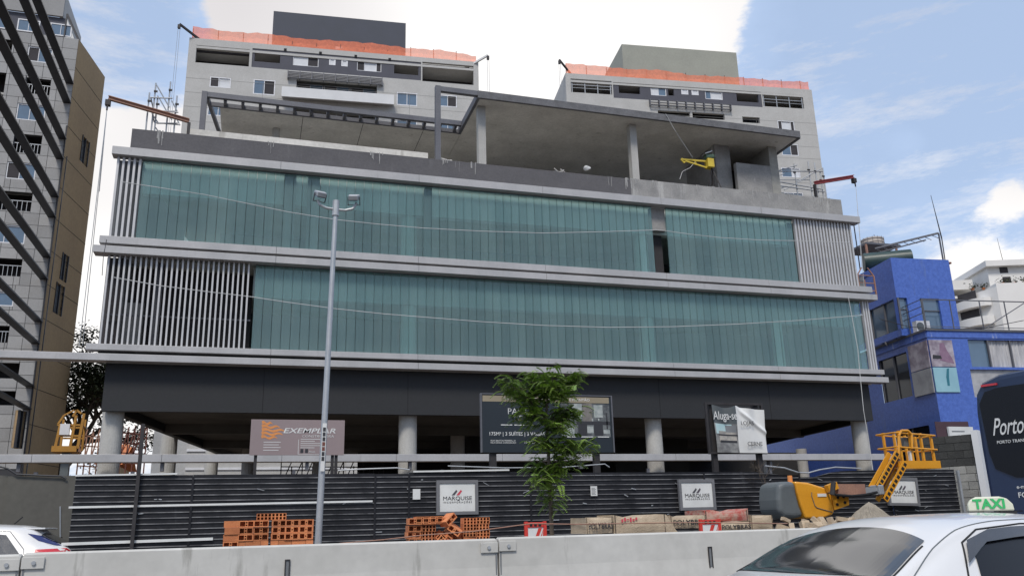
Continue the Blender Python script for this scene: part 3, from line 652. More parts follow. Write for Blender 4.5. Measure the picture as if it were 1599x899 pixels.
for x0, x1, z, t in ((-3.0, -1.3, 2.53, .018), (-3.05, 2.3, 1.98, .022), (-3.1, -.6, 1.36, .03), (3.1, 5.1, 2.56, .02)):
    MB().beam((x0-6, -.035, z), (x1-6, -.035, z+.02), .02, t*1.6).build('trim_strip', m_pw, hb)
tz = at(1300, 733, YF).z
pts = [(at(x, y, YF-.02).x-6, -.02, at(x, y, YF-.02).z) for x, y in ((1195, 727), (1225, 730), (1246, 737), (1262, 738), (1280, 733), (1305, 729), (1345, 731))]
MB().path(pts, .018, 6).build('bent_flashing', m_pole, hb)
pts = [(at(x, y, YF-.02).x-6, -.02, at(x, y, YF-.02).z) for x, y in ((700, 727), (790, 730), (880, 729), (945, 724), (952, 729))]
MB().path(pts, .012, 6).build('bent_flashing', m_pole, hb)
pts = [(at(x, y, YF-.02).x-6, -.02, at(x, y, YF-.02).z) for x, y in ((528, 734), (560, 732), (620, 730), (640, 733))]
MB().path(pts, .014, 6).build('bent_flashing', m_pole, hb)
def scuffs(x0, x1, n):
    mb = MB()
    for i in range(n):
        x = random.uniform(x0, x1)-6; z = random.uniform(.9, 2.4); l = random.uniform(.03, .16); a = random.uniform(-.5, .5)
        mb.beam((x, -.026, z), (x+l*math.cos(a), -.026, z+l*math.sin(a)), .006, random.uniform(.006, .02))
    o = mb.build('scuff_mark', m_pole, hb); o['kind'] = 'stuff'
scuffs(-2.8, 16.2, 60)
# notices on the hoarding
for px, py, lab in ((651, 771, 'small blank white notice on the black hoarding, left of a white logo board'), (928, 766, 'small printed white notice on the black hoarding, right of the young tree')):
    p = at(px, py, YF-.04); nt_ = thing('paper_notice', lab, 'notice', (p.x, p.y, p.z-.1), 0, 'small notices on the hoarding')
    B('sheet', m_pw, nt_, -.075, .075, 0, .006, 0, .2)
    if px == 928:
        for k in range(6): B('print_line', m_ink, nt_, -.055, .045-.02*(k % 2), -.003, -.001, .03+k*.025, .037+k*.025)
# white logo boards
def logo_board(box, tilt, lab, redtip, y=YF-.09):
    x0, y0, x1, y1 = box; a = at(x0, (y0+y1)/2, y); b = at(x1, (y0+y1)/2, y); zb_ = at((x0+x1)/2, y1, y).z; zt_ = at((x0+x1)/2, y0, y).z
    wd, ht = b.x-a.x, zt_-zb_
    t = thing('logo_board', lab, 'sign', ((a.x+b.x)/2, y, zb_), 0, 'white logo boards on the hoarding'); t.rotation_euler = (0, R(tilt), 0)
    f = .062
    mb = MB(); mb.box(-wd/2, -wd/2+f, -.02, .05, 0, ht); mb.box(wd/2-f, wd/2, -.02, .05, 0, ht); mb.box(-wd/2+f, wd/2-f, -.02, .05, 0, f); mb.box(-wd/2+f, wd/2-f, -.02, .05, ht-f, ht)
    mb.build('frame', m_pole if False else mat('board_frame_grey', (.17, .17, .18), rough=.6), t)
    B('face', m_pw, t, -wd/2+f+.001, wd/2-f-.001, .0, .045, f+.001, ht-f-.001)
    s = wd*.86
    for k, (m, dx) in enumerate(((mat('logo_grey', (.08, .08, .09)), -.10*s), (m_pred if redtip else mat('logo_grey2', (.10, .08, .10)), .03*s))):
        mb = MB(); h0 = ht*.56; hh = ht*.16; q = [(dx-.06*s, h0), (dx+.02*s, h0), (dx+.10*s, h0+hh*.72), (dx+.07*s, h0+hh)] 
        mb.poly([(x, -.004, z) for x, z in q]); mb.poly([(x, -.001, z) for x, z in reversed(q)]); mb.build('logo_mark', m, t)
    text('lettering', 'MARQUISE', s*.145, m_ink, t, (0, -.003, ht*.42), align='CENTER', fit=s*.80)
    text('small_lettering', 'INCORPORAÇÕES', s*.062, m_ink, t, (0, -.003, ht*.335), align='CENTER', spacing=1.55, fit=s*.80)
logo_board((682, 749, 747, 803), 0, 'white board with dark and red logo above the loose brick heap', True)
logo_board((1061, 748, 1117, 796), 0, 'white board with grey logo above the printed cement sacks', False)
logo_board((1386, 745, 1434, 789), 1.5, 'white board with grey logo beneath the yellow lift basket', False)
# ================================================================== WALLS
wl = thing('rendered_wall', 'dark grey green rendered wall behind the white car at the left', 'wall', (-8, 20.5, 0))
mb = MB(); mb.box(-10, 3.1, 0, .2, 0, 2.76); mb.build('wall', m_wallg, wl); mb = MB(); mb.box(3.101, 5.2, -.05, .15, 0, 2.74); mb.build('wall_pier', m_wallg, wl)
pts = [(at(x, y, 20.4).x+8, -.1, at(x, y, 20.4).z) for x, y in ((0, 728), (12, 731), (26, 740), (48, 741), (70, 742), (96, 743), (104, 747))]
MB().path(pts, .02, 6).build('loose_cable', m_ink, wl)
pts = [(at(94+k, y, 20.4).x+8, -.06, at(94, y, 20.4).z) for k, y in ((0, 790), (0, 840))]
MB().path(pts, .014, 6).build('conduit', m_pole, wl)
for px in (94, 115): x = at(px, 843, 20.2).x+8; B('bollard_stub', m_black, wl, x-.035, x+.035, -.35, -.25, 0, at(px, 838, 20.2).z)
bwf = Frame(17.25, 19.0, -62)
bw = thing('block_wall', 'stepped wall of grey blocks with dark top courses, between hoarding and coach', 'wall', (bwf.o.x, bwf.o.y, 0), bwf.a)
meb = {}
L_ = bwf.h(1521, 700)[0]; zt = bwf.h(1500, 678)[1]; nrow = int(zt/.2); x = 0
print('blockwall', L_, zt)
MB().box(0, L_, .02, .17, 0, zt-.02).build('core', m_blockd, bw)
bm1 = MB().box(0, .39, -.0, .019, 0, .185)
for r_ in range(nrow+1):
    z = zt-.2*(r_+1)
    if z < .9: break
    m = m_blockd if r_ < 4 else m_block
    off = -.2*(r_ % 2); x = off
    while x < L_-.02:
        a, b = max(0, x), min(L_, x+.388)
        if b-a > .06: B('block', m, bw, a, b, -.0+random.uniform(0, .01), .019, z, z+.188)
        x += .4
B('base_wall', m_block, bw, 0, L_, 0, .019, 0, .95)
B('end_post', m_twhite, bw, L_+.005, L_+.16, -.05, .2, 0, zt+.08); 
p = bwf.h(1488, 672)[0]
sg = thing('white_sign_panel', 'plain white sign panel standing behind the dark block wall beside the coach', 'sign', (17.9, 19.6, 0))
p0, p1 = at(1481, 672, 19.6), at(1519, 672, 19.6); mb = MB(); mb.box(p0.x-17.9, p1.x-17.9, -.03, .03, at(1500, 684, 19.6).z, at(1500, 666, 19.6).z); mb.build('panel', m_pw, sg)
for px in (1485, 1514): x = at(px, 675, 19.6).x-17.9; B('post', m_iron, sg, x-.04, x+.04, .031, .1, 0, at(1500, 670, 19.6).z)
zz = at(1500, 674, 19.6).z; B('print_line', m_intd, sg, p0.x-17.8, p0.x-17.35, -.036, -.031, zz, zz+.03)
# ================================================================== CONCRETE BARRIER
random.seed(5)
BY = 10.55
def barrier(x0, x1, lab, dz=0):
    t = thing('traffic_barrier', lab, 'barrier', ((x0+x1)/2, BY, 0), 0, 'barrier segments along the roadside'); h = 1.335+dz; L2 = (x1-x0)/2-.012
    prof = [(-.28, 0), (-.28, .08), (-.15, .33), (-.085, 1.0), (-.08, h-.02), (-.06, h), (.06, h), (.08, h-.02), (.085, 1.0), (.15, .33), (.28, .08), (.28, 0)]
    mb = MB(); n = len(prof); xs = [-L2, -L2+.02]+[-L2+.02+(2*L2-.04)*k/12 for k in range(1, 12)]+[L2-.02, L2]
    for x in xs:
        s = .985 if abs(x) == L2 else 1
        for y, z in prof: mb.v.append((x, y*s, z*(s if z > 1 else 1)))
    for i in range(len(xs)-1):
        for j in range(n): k = (j+1) % n; mb.f.append((i*n+j, i*n+k, (i+1)*n+k, (i+1)*n+j)); mb.mi.append(0)
    mb.f.append(tuple(range(n))); mb.mi.append(0); mb.f.append(tuple((len(xs)-1)*n+j for j in reversed(range(n)))); mb.mi.append(0)
    mb.build('body', m_barr, t)
    for sx in (-1, 1):
        xx = sx*(L2-.085); e0, e1 = (-.13, .09) if sx > 0 else (-.09, .13)
        B('joint_plate', m_barr, t, xx+e0, xx+e1, -.108, -.088, h-.165, h-.045, bevel=.005)
        MB().tube((xx-sx*.03, -.125, h-.105), (xx-sx*.03, -.109, h-.105), .022, 10).build('bolt', m_pole, t)
        MB().box(xx+sx*.06, xx+sx*.075, -.094, -.084, .3, h-.17).build('joint_stain', m_intd, t)
    if lab.startswith(('pale', 'right')):
        xx = .62 if lab.startswith('pale') else -1.1
    return t
bj = [-11.5, -6.2, -2.28, 2.98, 8.2, 13.5, 19, 25]
labs = ['barrier segment furthest to the left, beyond the white car', 'barrier segment running out of the left edge, in front of the white car', 'pale barrier segment between the two bolted joints, in front of the tidy brick stack', 'barrier segment right of the middle joint, in front of the cement sacks', 'barrier segment behind the taxi roof', 'barrier segment hidden behind taxi, beside the coach', 'farthest barrier segment to the right, behind the coach']
bt = []
for i, (a, b) in enumerate(zip(bj, bj[1:])): bt.append(barrier(a, b, labs[i], (-.0, -.012, 0, .012, 0, 0, 0)[i]))
p = at(1110, 865, BY-.1); q = at(449, 887, BY-.1)
for pp, par, dx in ((p, bt[3], 5.59), (q, bt[2], .35)):
    x = pp.x-dx; mb = MB(); mb.box(x-.03, x-.018, -.105, -.09, pp.z-.17, pp.z+.1); mb.box(x+.018, x+.03, -.105, -.09, pp.z-.17, pp.z+.1); mb.box(x-.018, x+.018, -.105, -.09, pp.z+.088, pp.z+.1); mb.build('lifting_handle', m_iron, par); B('lifting_slot', m_intd, par, x-.017, x+.017, -.096, -.088, pp.z-.17, pp.z+.087)
# joint hook
# ================================================================== BRICKS
def hollow(w_, h_, d_, kind):
    """hollow clay block, openings in the front face"""
    mb = MB(); t = .012
    if kind == 'end':
        hs = [(t, w_*.40, 0, h_-t, t), (w_*.60, w_-t, 0, h_-t, t)]; holes = [(a, b, e, d) for a, b, _, d, e in hs]+[(w_*.44, w_*.56, h_*.2, h_*.42), (w_*.44, w_*.56, h_*.58, h_*.8)]
    elif kind == 'round': holes = [(w_*.10, w_*.40, h_*.16, h_*.84), (w_*.60, w_*.90, h_*.16, h_*.84), (w_*.46, w_*.54, h_*.4, h_*.6)]
    elif kind == 'grid': holes = [(w_*(i+.18)/4, w_*(i+.82)/4, h_*(.06+j*.5), h_*(.44+j*.5)) for i in range(4) for j in range(2)]
    else: holes = []
    wall(mb, 0, w_, 0, h_, holes, 0, d_*.6)
    mb.poly([(0, 0, 0), (0, d_, 0), (0, d_, h_), (0, 0, h_)]); mb.poly([(w_, 0, 0), (w_, 0, h_), (w_, d_, h_), (w_, d_, 0)]); mb.poly([(0, 0, h_), (w_, 0, h_), (w_, d_, h_), (0, d_, h_)]); mb.poly([(0, 0, 0), (0, d_, 0), (w_, d_, 0), (w_, 0, 0)]); mb.poly([(0, d_, 0), (w_, d_, 0), (w_, d_, h_), (0, d_, h_)])
    for a, b, c, d in holes: mb.poly([(a, d_*.6, c), (b, d_*.6, c), (b, d_*.6, d), (a, d_*.6, d)])
    me = bpy.data.meshes.new('brick'); me.from_pydata(mb.v, [], mb.f); me.materials.append(m_brick); return me
bk = {k: hollow(.19, .084, .19, k) for k in ('end', 'round', 'grid')}
solid = MB().box(0, .094, 0, .19, 0, .088).mesh('brick', m_brick); solidw = MB().box(0, .19, 0, .19, 0, .084).mesh('brick', m_brick)
tallg = hollow(.13, .19, .19, 'grid'); 
st = thing('brick_stack', 'neat stack of orange hollow bricks left of the lamp post foot', 'brick stack', (.2, 12, 0))
random.seed(2)
x0s = [-.28-.2+.0, -.02-.0, .24, .475, .67, .865]; x0s = [at(p, 830, 12).x-.2 for p in (372.5, 396.5, 424, 445, 467)]
ztop = 1.635
kinds = ['end', 'end', 'round', 'round', 'round']
for r_ in range(16):
    z = ztop-.0865*(r_+1)
    for c in range(5):
        if r_ == 3:      # a course laid the other way, plain sides to the front
            for q in (0, 1): link('brick', solid, st, loc=(x0s[c]+q*.098, random.uniform(0, .012), z-.006))
        else: link('brick', bk[kinds[c]], st, loc=(x0s[c]+random.uniform(-.005, .005), random.uniform(-.01, .012), z))
    xl = at(352+1.5*(r_ % 2), 830, 12).x-.2
    if r_ != 3: link('brick', solidw, st, loc=(xl-.02, random.uniform(-.01, .02), z))
    else: link('brick', bk['end'], st, loc=(xl-.03, 0, z))
for x in (.2, .39): link('brick', bk['grid'], st, loc=(at(399, 805, 12).x-.4+x+.02, .03, ztop))
B('pallet', m_bark, st, -.55, .75, 0, .5, .0, .098)
st = thing('brick_heap', 'loose tumbled heap of orange hollow bricks below the first white logo board', 'brick heap', (2.7, 12, 0))
xa = at(638, 825, 12).x-2.7; xb = at(757, 825, 12).x-2.7
z0 = .16
for c in range(6):
    x = xa+c*.195; top = (1.53, 1.63, 1.50, 1.42, 1.63, 1.64)[c]; z = .05
    k = 0
    while z+.09 < top:
        me = (bk['end'], bk['grid'], bk['grid'], bk['grid'], solidw if (k % 5 == 4) else bk['grid'], bk['grid'])[c]
        o = link('brick', me, st, loc=(x+random.uniform(-.012, .012), random.uniform(-.02, .02)+(.2 if c in (2, 3) else 0), z)); o.rotation_euler = (0, R(random.uniform(-1.5, 1.5)), R(random.uniform(-3, 3))); z += .0865; k += 1
for i in range(30):
    x = xa+.36+random.uniform(0, .38); z = .95+random.uniform(0, .60)*(1-abs(x-xa-.6)/.7)
    o = link('brick', random.choice((bk['end'], bk['grid'], solidw, bk['round'])), st, loc=(x, random.uniform(-.12, .1), z)); o.rotation_euler = (R(random.uniform(-25, 25)), R(random.choice((-38, 30, 40, -50))+random.uniform(-9, 9)), R(random.uniform(-25, 25)))
for i in range(5): link('brick', bk['end'], st, loc=(xa+.0+.1*i, -.02+random.uniform(-.02, .02), 1.53+.02*(i % 2)))
# ================================================================== SACKS, BARRICADES, SAND
def crate(box, Y, lab, m, words, wc, skew=0, dep=.7, top=None, tsz=.5):
    x0, y0, x1, y1 = box; a, b = at(x0, y0, Y), at(x1, y0, Y); zb_ = at((x0+x1)/2, y1, Y).z; zt_ = at((x0+x1)/2, y0, Y).z
    t = thing('material_sack', lab, 'sack', (a.x, Y, zb_), 0, 'printed building material sacks behind the barrier')
    wd, ht = b.x-a.x, zt_-zb_; nx, nz = 10, 5; mb = MB(); random.seed(x0)
    def P(u_, v_, s): 
        bul = .035*math.sin(math.pi*u_)*math.sin(math.pi*v_); j = random.uniform(-.006, .006)
        return (u_*wd+skew*wd*(1-v_)*(u_ > .5)*(u_-.5)*2+j, (-bul if s == 0 else dep+bul), v_*ht-.03*math.sin(math.pi*u_*1.0)*(v_ > .9)+.02*math.sin(u_*7+x0)*(v_ > .9)+j)
    g = [[[P(i/nx, k/nz, s) for k in range(nz+1)] for i in range(nx+1)] for s in (0, 1)]
    for i in range(nx):
        for k in range(nz):
            mb.poly([g[0][i][k], g[0][i+1][k], g[0][i+1][k+1], g[0][i][k+1]]); mb.poly([g[1][i][k], g[1][i][k+1], g[1][i+1][k+1], g[1][i+1][k]])
        mb.poly([g[0][i][nz], g[0][i+1][nz], g[1][i+1][nz], g[1][i][nz]]); mb.poly([g[0][i][0], g[1][i][0], g[1][i+1][0], g[0][i+1][0]])
    for k in range(nz): mb.poly([g[0][0][k], g[0][0][k+1], g[1][0][k+1], g[1][0][k]]); mb.poly([g[0][nx][k], g[1][nx][k], g[1][nx][k+1], g[0][nx][k+1]])
    bmw = mb.build('body', m, t, smooth=False)
    if words: text('lettering', words, ht*tsz, wc, t, (wd*.05, -.043, ht*.25), bold=.008, fit=wd*.9)
    for k in range(2): B('seam', m_bark, t, .0+wd*(.02+.94*k), wd*(.035+.94*k), -.012, -.002, 0, ht)
    return t
crate((915, 806, 957, 832), 13, 'small beige sack with black lettering at the left end of the sack pile', m_sack, 'POLYBRAS', m_ink, tsz=.55)
t = crate((958, 803, 1040, 834), 13.02, 'long pale beige sack with red smudges and a slanted right end', m_sack, None, m_ink, skew=.22)
for k in range(6): B('red_smudge', m_pred, t, .12+.05*k, .15+.05*k, -.047, -.040, .20+.015*(k % 3), .25+.02*(k % 2))
t = crate((1046, 804, 1103, 824), 13.3, 'brownish sack with large black lettering in the middle of the sack pile', m_sack, 'POLYBRAS', m_ink, tsz=.6)
crate((1100, 796, 1168, 813), 13.5, 'red printed sack lying tilted on top of the sack pile', m_sackr, None, m_pw)
crate((1122, 813, 1172, 830), 13.05, 'beige sack with black lettering right of the small red barricade', m_sack, 'POLYBRAS', m_ink, tsz=.6)
crate((1172, 803, 1206, 826), 13.6, 'crumpled brown sack at the right end of the sack pile', m_sack, None, m_ink)
pl = thing('sack_pallet', 'timber pallet base under the pile of printed sacks', 'pallet', (7, 13.0, 0))
xa, xb = at(912, 830, 13).x-7, at(1210, 830, 13.6).x-7
B('deck', m_bark, pl, xa, xb, .02, 1.1, 1.08, 1.14)
for k in range(12): x = xa+.05+k*(xb-xa-.2)/11; B('upright', m_bark, pl, x, x+.1, .1, 1.0, 0, 1.079)
def barricade(px0, py0, px1, py1, Y, lab, rz=0):
    a, b = at(px0, py0, Y), at(px1, py0, Y); wd = b.x-a.x; zt_ = a.z; t = thing('barricade', lab, 'barricade', (a.x, Y, 0), R(rz), 'red and white barricades behind the barrier')
    mb = MB(); zf = zt_-.46
    mb.box(0, .045, 0, .05, 0, zt_); mb.box(wd-.045, wd, 0, .05, 0, zt_); mb.box(.046, wd-.046, 0, .05, zt_-.08, zt_-.01); mb.build('frame', mat('barricade_red', (.62, .045, .03), rough=.5), t, bevel=.005)
    B('panel', m_pw, t, .046, wd-.046, .012, .038, zf, zt_-.081)
    mb = MB(); h = .37; y = .008; mb_n = 0; x = -.05
    w2 = (wd-.1)/4.2
    for k in range(3):
        x = .03+k*w2*1.9; q = [(x, zf), (x+w2, zf), (x+w2+.17, zf+h), (x+.17, zf+h)]
        q = [(min(max(p, .047), wd-.047), z) for p, z in q]; mb.poly([(p, y, z) for p, z in q])
    mb.build('red_stripe', mat('barricade_red', (.62, .045, .03)), t)
    for k in range(3): B('lamp_slot', m_black, t, wd*(.28+.2*k)-.02, wd*(.28+.2*k)+.02, -.004, -.001, zt_-.065, zt_-.03)
barricade(820, 814, 854, 833, 11.6, 'red and white barricade beside the young tree trunk')
barricade(1093, 810, 1126, 826, 12.2, 'red and white barricade in front of the printed sacks')
sh_ = thing('sand_heap', 'pointed heap of pale sand rising above the taxi roof', 'sand heap', (0, 0, 0))
pk = at(1357, 783, 14.5); sh_.location = (pk.x, 14.5, 0); mb = MB(); nr, na = 14, 40; random.seed(8)
rows = []
for i in range(nr+1):
    rr_ = 1.75*i/nr; rows.append([(rr_*math.cos(2*math.pi*j/na)*(1+.08*math.sin(3*j/na*6.28+1)), rr_*math.sin(2*math.pi*j/na), max(0, pk.z*(1-(i/nr)**1.15)+random.uniform(-.02, .02)*(i > 0))) for j in range(na)])
for i in range(nr):
    for j in range(na): k = (j+1) % na; mb.poly([rows[i][j], rows[i+1][j], rows[i+1][k], rows[i][k]])
mb.build('heap', m_sand, sh_)
tag(MB().path([tuple(at(x, y, 11.3)) for x, y in ((530, 848), (600, 842), (660, 835), (740, 829), (800, 821), (830, 817), (900, 818), (1010, 816), (1110, 815), (1230, 817))], .008, 5).build('cordon_string', m_ochre), 'thin pinkish string stretched along the top of the roadside barrier', 'string')
# ================================================================== LAMP POST
lp = thing('street_lamp', 'slim galvanised lamp post with two small floodlights in front of the glass', 'street lamp', (.965, 13, 0)); lp.rotation_euler = (0, R(1.0), 0)
MB().tube((0, 0, 0), (0, 0, 6.5), .054, 16, .036).build('pole', m_pole, lp); MB().tube((0, 0, 6.36), (0, 0, 6.62), .055, 14).build('collar', m_pole, lp)
MB().box(-.1, .1, -.1, .1, 0, .02).build('base_plate', m_pole, lp)
mb = MB(); mb.path([(-.30, 0, 6.60), (-.25, 0, 6.52), (-.15, 0, 6.48), (0, 0, 6.47), (.15, 0, 6.47), (.27, 0, 6.51), (.33, 0, 6.62)], .022, 8); mb.build('bracket', m_pole, lp)
for x, rz in ((-.26, 15), (.28, -15)):
    mb = MB(); mb.v = []; fl = MB(); fl.prism([(-.075, -.085), (.075, -.085), (.09, .085), (-.09, .085)], 0, .08)
    o = fl.build('floodlight', m_pole, lp, bevel=.012, loc=(x, -.02, 6.66)); o.rotation_euler = (R(28), 0, R(rz))
    g = B('lens', m_wglass, o, -.065, .065, -.07, .07, -.012, -.002); hd = MB(); hd.box(-.10, -.093, -.02, .02, -.08, .05); hd.box(.093, .10, -.02, .02, -.08, .05); hd.box(-.10, .10, -.02, .02, -.09, -.08); hd.build('yoke', m_iron, o)
stz0, stz1 = at(505, 735, 12.9).z, at(508, 660, 12.9).z
mb = MB(); mb.box(-.03, .03, -.075, -.066, stz0, stz1); mb.build('sticker_strip', m_pw, lp)
for k in range(7): z = stz0+.15+k*(stz1-stz0-.2)/7; B('sticker_print', m_rust if k in (2, 3) else m_ink, lp, -.022, .02, -.078, -.0755, z, z+.06)
# ================================================================== BILLBOARDS
def quad_px(Y, pts): return [at(x, y, Y) for x, y in pts]
# 1 grey pink board
Y = 17.6; a, b = at(393, 655, Y), at(539, 655, Y); zb_ = at(465, 710, Y).z; zt_ = at(465, 655, Y).z; wd, ht = b.x-a.x, zt_-zb_
sg = thing('billboard', 'dusty pink billboard with orange emblem behind the lamp post', 'billboard', (a.x, Y, 0), 0)
B('panel', mat('dusty_pink_vinyl', (.27, .21, .21), (.235, .185, .185), .8, .6), sg, 0, wd, 0, .04, zb_, zt_)
for x in (.12, wd*.88, wd*.92): B('post', m_iron, sg, wd*x/ wd-.03 if x > 1 else x-.03, (x if x > 1 else x)+.03, .045, .1, 0, zt_-.1)
cx = wd*.19; random.seed(4)
mb = MB()
for k, (zz, w0_, w1_) in enumerate(((.46, .30, .22), (.56, .40, .30), (.66, .44, .34), (.76, .34, .16), (.86, .2, .08))):
    z = zb_+ht*zz; z2 = z+ht*.085; x0 = cx-.13; n = 8; top = [(x0+w0_*i/n*1.0, z+.02*math.sin(i*1.2)) for i in range(n+1)]; 
    for i in range(n): mb.poly([(top[i][0], -.003, top[i][1]), (top[i+1][0], -.003, top[i+1][1]), (top[i+1][0]-.02, -.003, top[i+1][1]+ht*.085*(1-i/n*.5)), (top[i][0]-.02, -.003, top[i][1]+ht*.085*(1-i/n*.5))])
mb.build('emblem', m_por, sg)
text('lettering', 'EXEMPLAR', ht*.20, m_pw, sg, (wd*.335, -.003, zb_+ht*.62), bold=.012, shear=.25, fit=wd*.56)
text('small_lettering', 'CONSTRUTORA', ht*.10, m_pw, sg, (wd*.54, -.003, zb_+ht*.50), shear=.1, fit=wd*.34, bold=-.004)
for k in range(4): B('print_line', m_pw, sg, wd*.14, wd*(.14+.16+.02*(k % 2)), -.003, -.001, zb_+ht*(.13+.075*k), zb_+ht*(.145+.075*k))
for k in range(5): B('print_line', m_pw, sg, wd*.53, wd*(.68+.06*((k*2) % 3)), -.003, -.001, zb_+ht*(.20+.06*k), zb_+ht*(.215+.06*k))
mb = MB(); mb.box(wd*.505, wd*.51, -.003, -.001, zb_+ht*.03, zb_+ht*.44); mb.box(wd*.505, wd*.73, -.003, -.001, zb_+ht*.02, zb_+ht*.03); mb.build('print_frame', m_pw, sg)
for k in range(2): MB().prism([(0, 0), (.05, 0), (.06, .003), (.01, .003)], 0, .08).build('print_mark', m_ink, sg, loc=(wd*(.53+.05*k), -.004, zb_+ht*.06))
text('small_lettering', 'Param', ht*.07, m_pw, sg, (wd*.62, -.003, zb_+ht*.07), shear=.2)
# 2 dark wide board
Y = 17.7; a, b = at(753, 660, Y), at(956, 662, Y); zb_ = at(855, 706, Y).z; zt_ = at(855, 617, Y).z; wd, ht = b.x-a.x, zt_-zb_
sg = thing('billboard', 'wide dark navy billboard with a dining room picture behind the young tree', 'billboard', (a.x, Y, 0), 0)
B('panel', mat('navy_vinyl', (.012, .020, .028), (.010, .015, .021), .8, .5), sg, 0, wd, 0, .05, zb_, zt_)
B('header_band', m_pgold, sg, .02, wd*.985, -.004, -.001, zt_-ht*.125, zt_-ht*.02)
for x in (wd*.085, wd*.875): B('post', m_iron, sg, x-.07, x+.07, .055, .16, 0, zt_-.1)
text('small_lettering', 'VISITE APARTAMENTO DECORADO E PLANTÃO', ht*.062, m_pw, sg, (wd*.17, -.006, zt_-ht*.092), fit=wd*.66, bold=.004)
text('lettering', 'PARK', ht*.15, m_pw, sg, (wd*.19, -.003, zb_+ht*.66), bold=-.01, sx=1.05)
text('lettering', 'VIEW', ht*.06, m_pw, sg, (wd*.22, -.003, zb_+ht*.60), spacing=1.6)
text('small_lettering', 'MOEMA', ht*.04, m_pgold, sg, (wd*.245, -.003, zb_+ht*.545))
text('small_lettering', 'MAIS LAZER PARA A FAMÍLIA' if False else '', .01, m_pw, sg, (0, 0, 0)) if False else None
for k in range(2): B('print_line', m_pw, sg, wd*(.14+.1*k), wd*(.225+.16*k), -.003, -.001, zb_+ht*.465, zb_+ht*.48)
text('lettering', '175M² | 3 SUÍTES | 3 VAGAS', ht*.085, m_pw, sg, (wd*.048, -.003, zb_+ht*.29), bold=.006, fit=wd*.415)
text('small_lettering', 'RUA BASTOS PEREIRA, 21\nVILA NOVA CONCEIÇÃO', ht*.036, m_pw, sg, (wd*.155, -.003, zb_+ht*.19), align='CENTER', fit=wd*.19)
text('lettering', '11 91321-3670', ht*.062, m_pw, sg, (wd*.31, -.003, zb_+ht*.155), bold=.005, fit=wd*.155)
cols = {'w': mat('print_pale', (.40, .42, .40), (.25, .28, .27), 9, .6, contrast=2), 'g': mat('print_grey', (.15, .16, .16), (.06, .065, .07), 8, .6, contrast=2), 'd': m_ink, 't': mat('print_taupe', (.22, .20, .18), (.13, .12, .11), 12, .6)}
def art(x0, x1, z0, z1, c, k=0): B('picture_patch', cols[c], sg, wd*x0, wd*x1, -.004-k*.002, -.001, zb_+ht*z0, zb_+ht*z1)
art(.60, .985, .27, .86, 'g'); art(.685, .765, .60, .86, 'w', 1); art(.77, .80, .5, .86, 't', 1); art(.80, .845, .5, .87, 't', 2); art(.86, .93, .62, .84, 'w', 1); art(.60, .70, .30, .44, 'w', 1)
art(.72, .985, .49, .55, 'd', 3); art(.73, .80, .30, .49, 'd', 2); art(.855, .925, .30, .49, 'd', 2); art(.80, .85, .34, .46, 'w', 1); art(.93, .98, .33, .40, 'w', 1); art(.955, .965, .42, .70, 'd', 3); art(.89, .90, .56, .60, 'w', 4); art(.84, .85, .55, .60, 'w', 4)
for k in range(3): B('print_line', m_pw, sg, wd*(.64+.13*k-.02*(k > 0)), wd*(.72+.125*k), -.012, -.010, zb_+ht*.265, zb_+ht*.28)
mb = MB(); mb.box(-.03, .0, -.02, .06, zb_, zt_+.02); mb.box(wd, wd+.03, -.02, .06, zb_, zt_+.02); mb.box(0, wd, -.02, .06, zt_, zt_+.02); mb.build('frame', m_steel, sg)
# 3 hanging banner, wrinkled
Y = 17.3
bn = thing('hanging_banner', 'wrinkled banner with a building picture sagging from a dark frame', 'banner', (at(1155, 700, Y).x, Y, 0)); ox = bn.location.x
def bp(u_, v_):      # photo-measured corners of the cloth
    tl_, tr_, bl_, br_ = (1112, 631), (1192, 640), (1121, 706), (1199, 707)
    x = (tl_[0]*(1-u_)+tr_[0]*u_)*v_+(bl_[0]*(1-u_)+br_[0]*u_)*(1-v_); y = (tl_[1]*(1-u_)+tr_[1]*u_)*v_+(bl_[1]*(1-u_)+br_[1]*u_)*(1-v_)
    y += v_**3*(3.0*math.sin(math.pi*min(1, u_/.45))-2.0*math.exp(-((u_-.45)/.08)**2))
    p = at(x, y, Y); fold = .05*math.exp(-((v_-(1.0-(u_-.45)*.95))/.06)**2)*min(1, max(0, (u_-.45)*9))+.015*math.sin(u_*9+v_*5)+.03*v_**2*math.sin(u_*20)
    return (p.x-ox, -fold, p.z)
def cloth(name, m, u0, u1, v0, v1, off=0, nu=50, nv=50):
    mb = MB(); g = [[Vector(bp(u0+(u1-u0)*i/nu, v0+(v1-v0)*j/nv))+Vector((0, -off, 0)) for j in range(nv+1)] for i in range(nu+1)]
    for i in range(nu):
        for j in range(nv): mb.poly([g[i][j], g[i+1][j], g[i+1][j+1], g[i][j+1]])
    return mb.build(name, m, bn, smooth=True)
cloth('white_half', m_pw, .45, 1, 0, 1); cloth('dark_header', mat('banner_slate', (.10, .115, .12), (.07, .08, .085), 2, .6), 0, .449, .62, 1); cloth('picture', mat('banner_picture', (.27, .27, .26), (.13, .13, .13), 5, .6, contrast=2), 0, .449, 0, .619)
cloth('picture_sky', mat('banner_sky', (.32, .50, .52), (.5, .58, .58), 2, .6), .02, .34, .40, .615, .004, 8, 8); 
cloth('picture_building', mat('banner_building', (.42, .39, .34), (.22, .21, .2), 6, .6, contrast=2), .07, .42, .24, .46, .007, 8, 8); cloth('picture_tower', mat('banner_tower', (.20, .21, .22), rough=.6), .22, .42, .44, .59, .008, 6, 6); cloth('picture_band', m_ink, .08, .42, .22, .26, .01, 6, 3); cloth('picture_band', m_ink, .06, .44, .36, .39, .01, 6, 3)
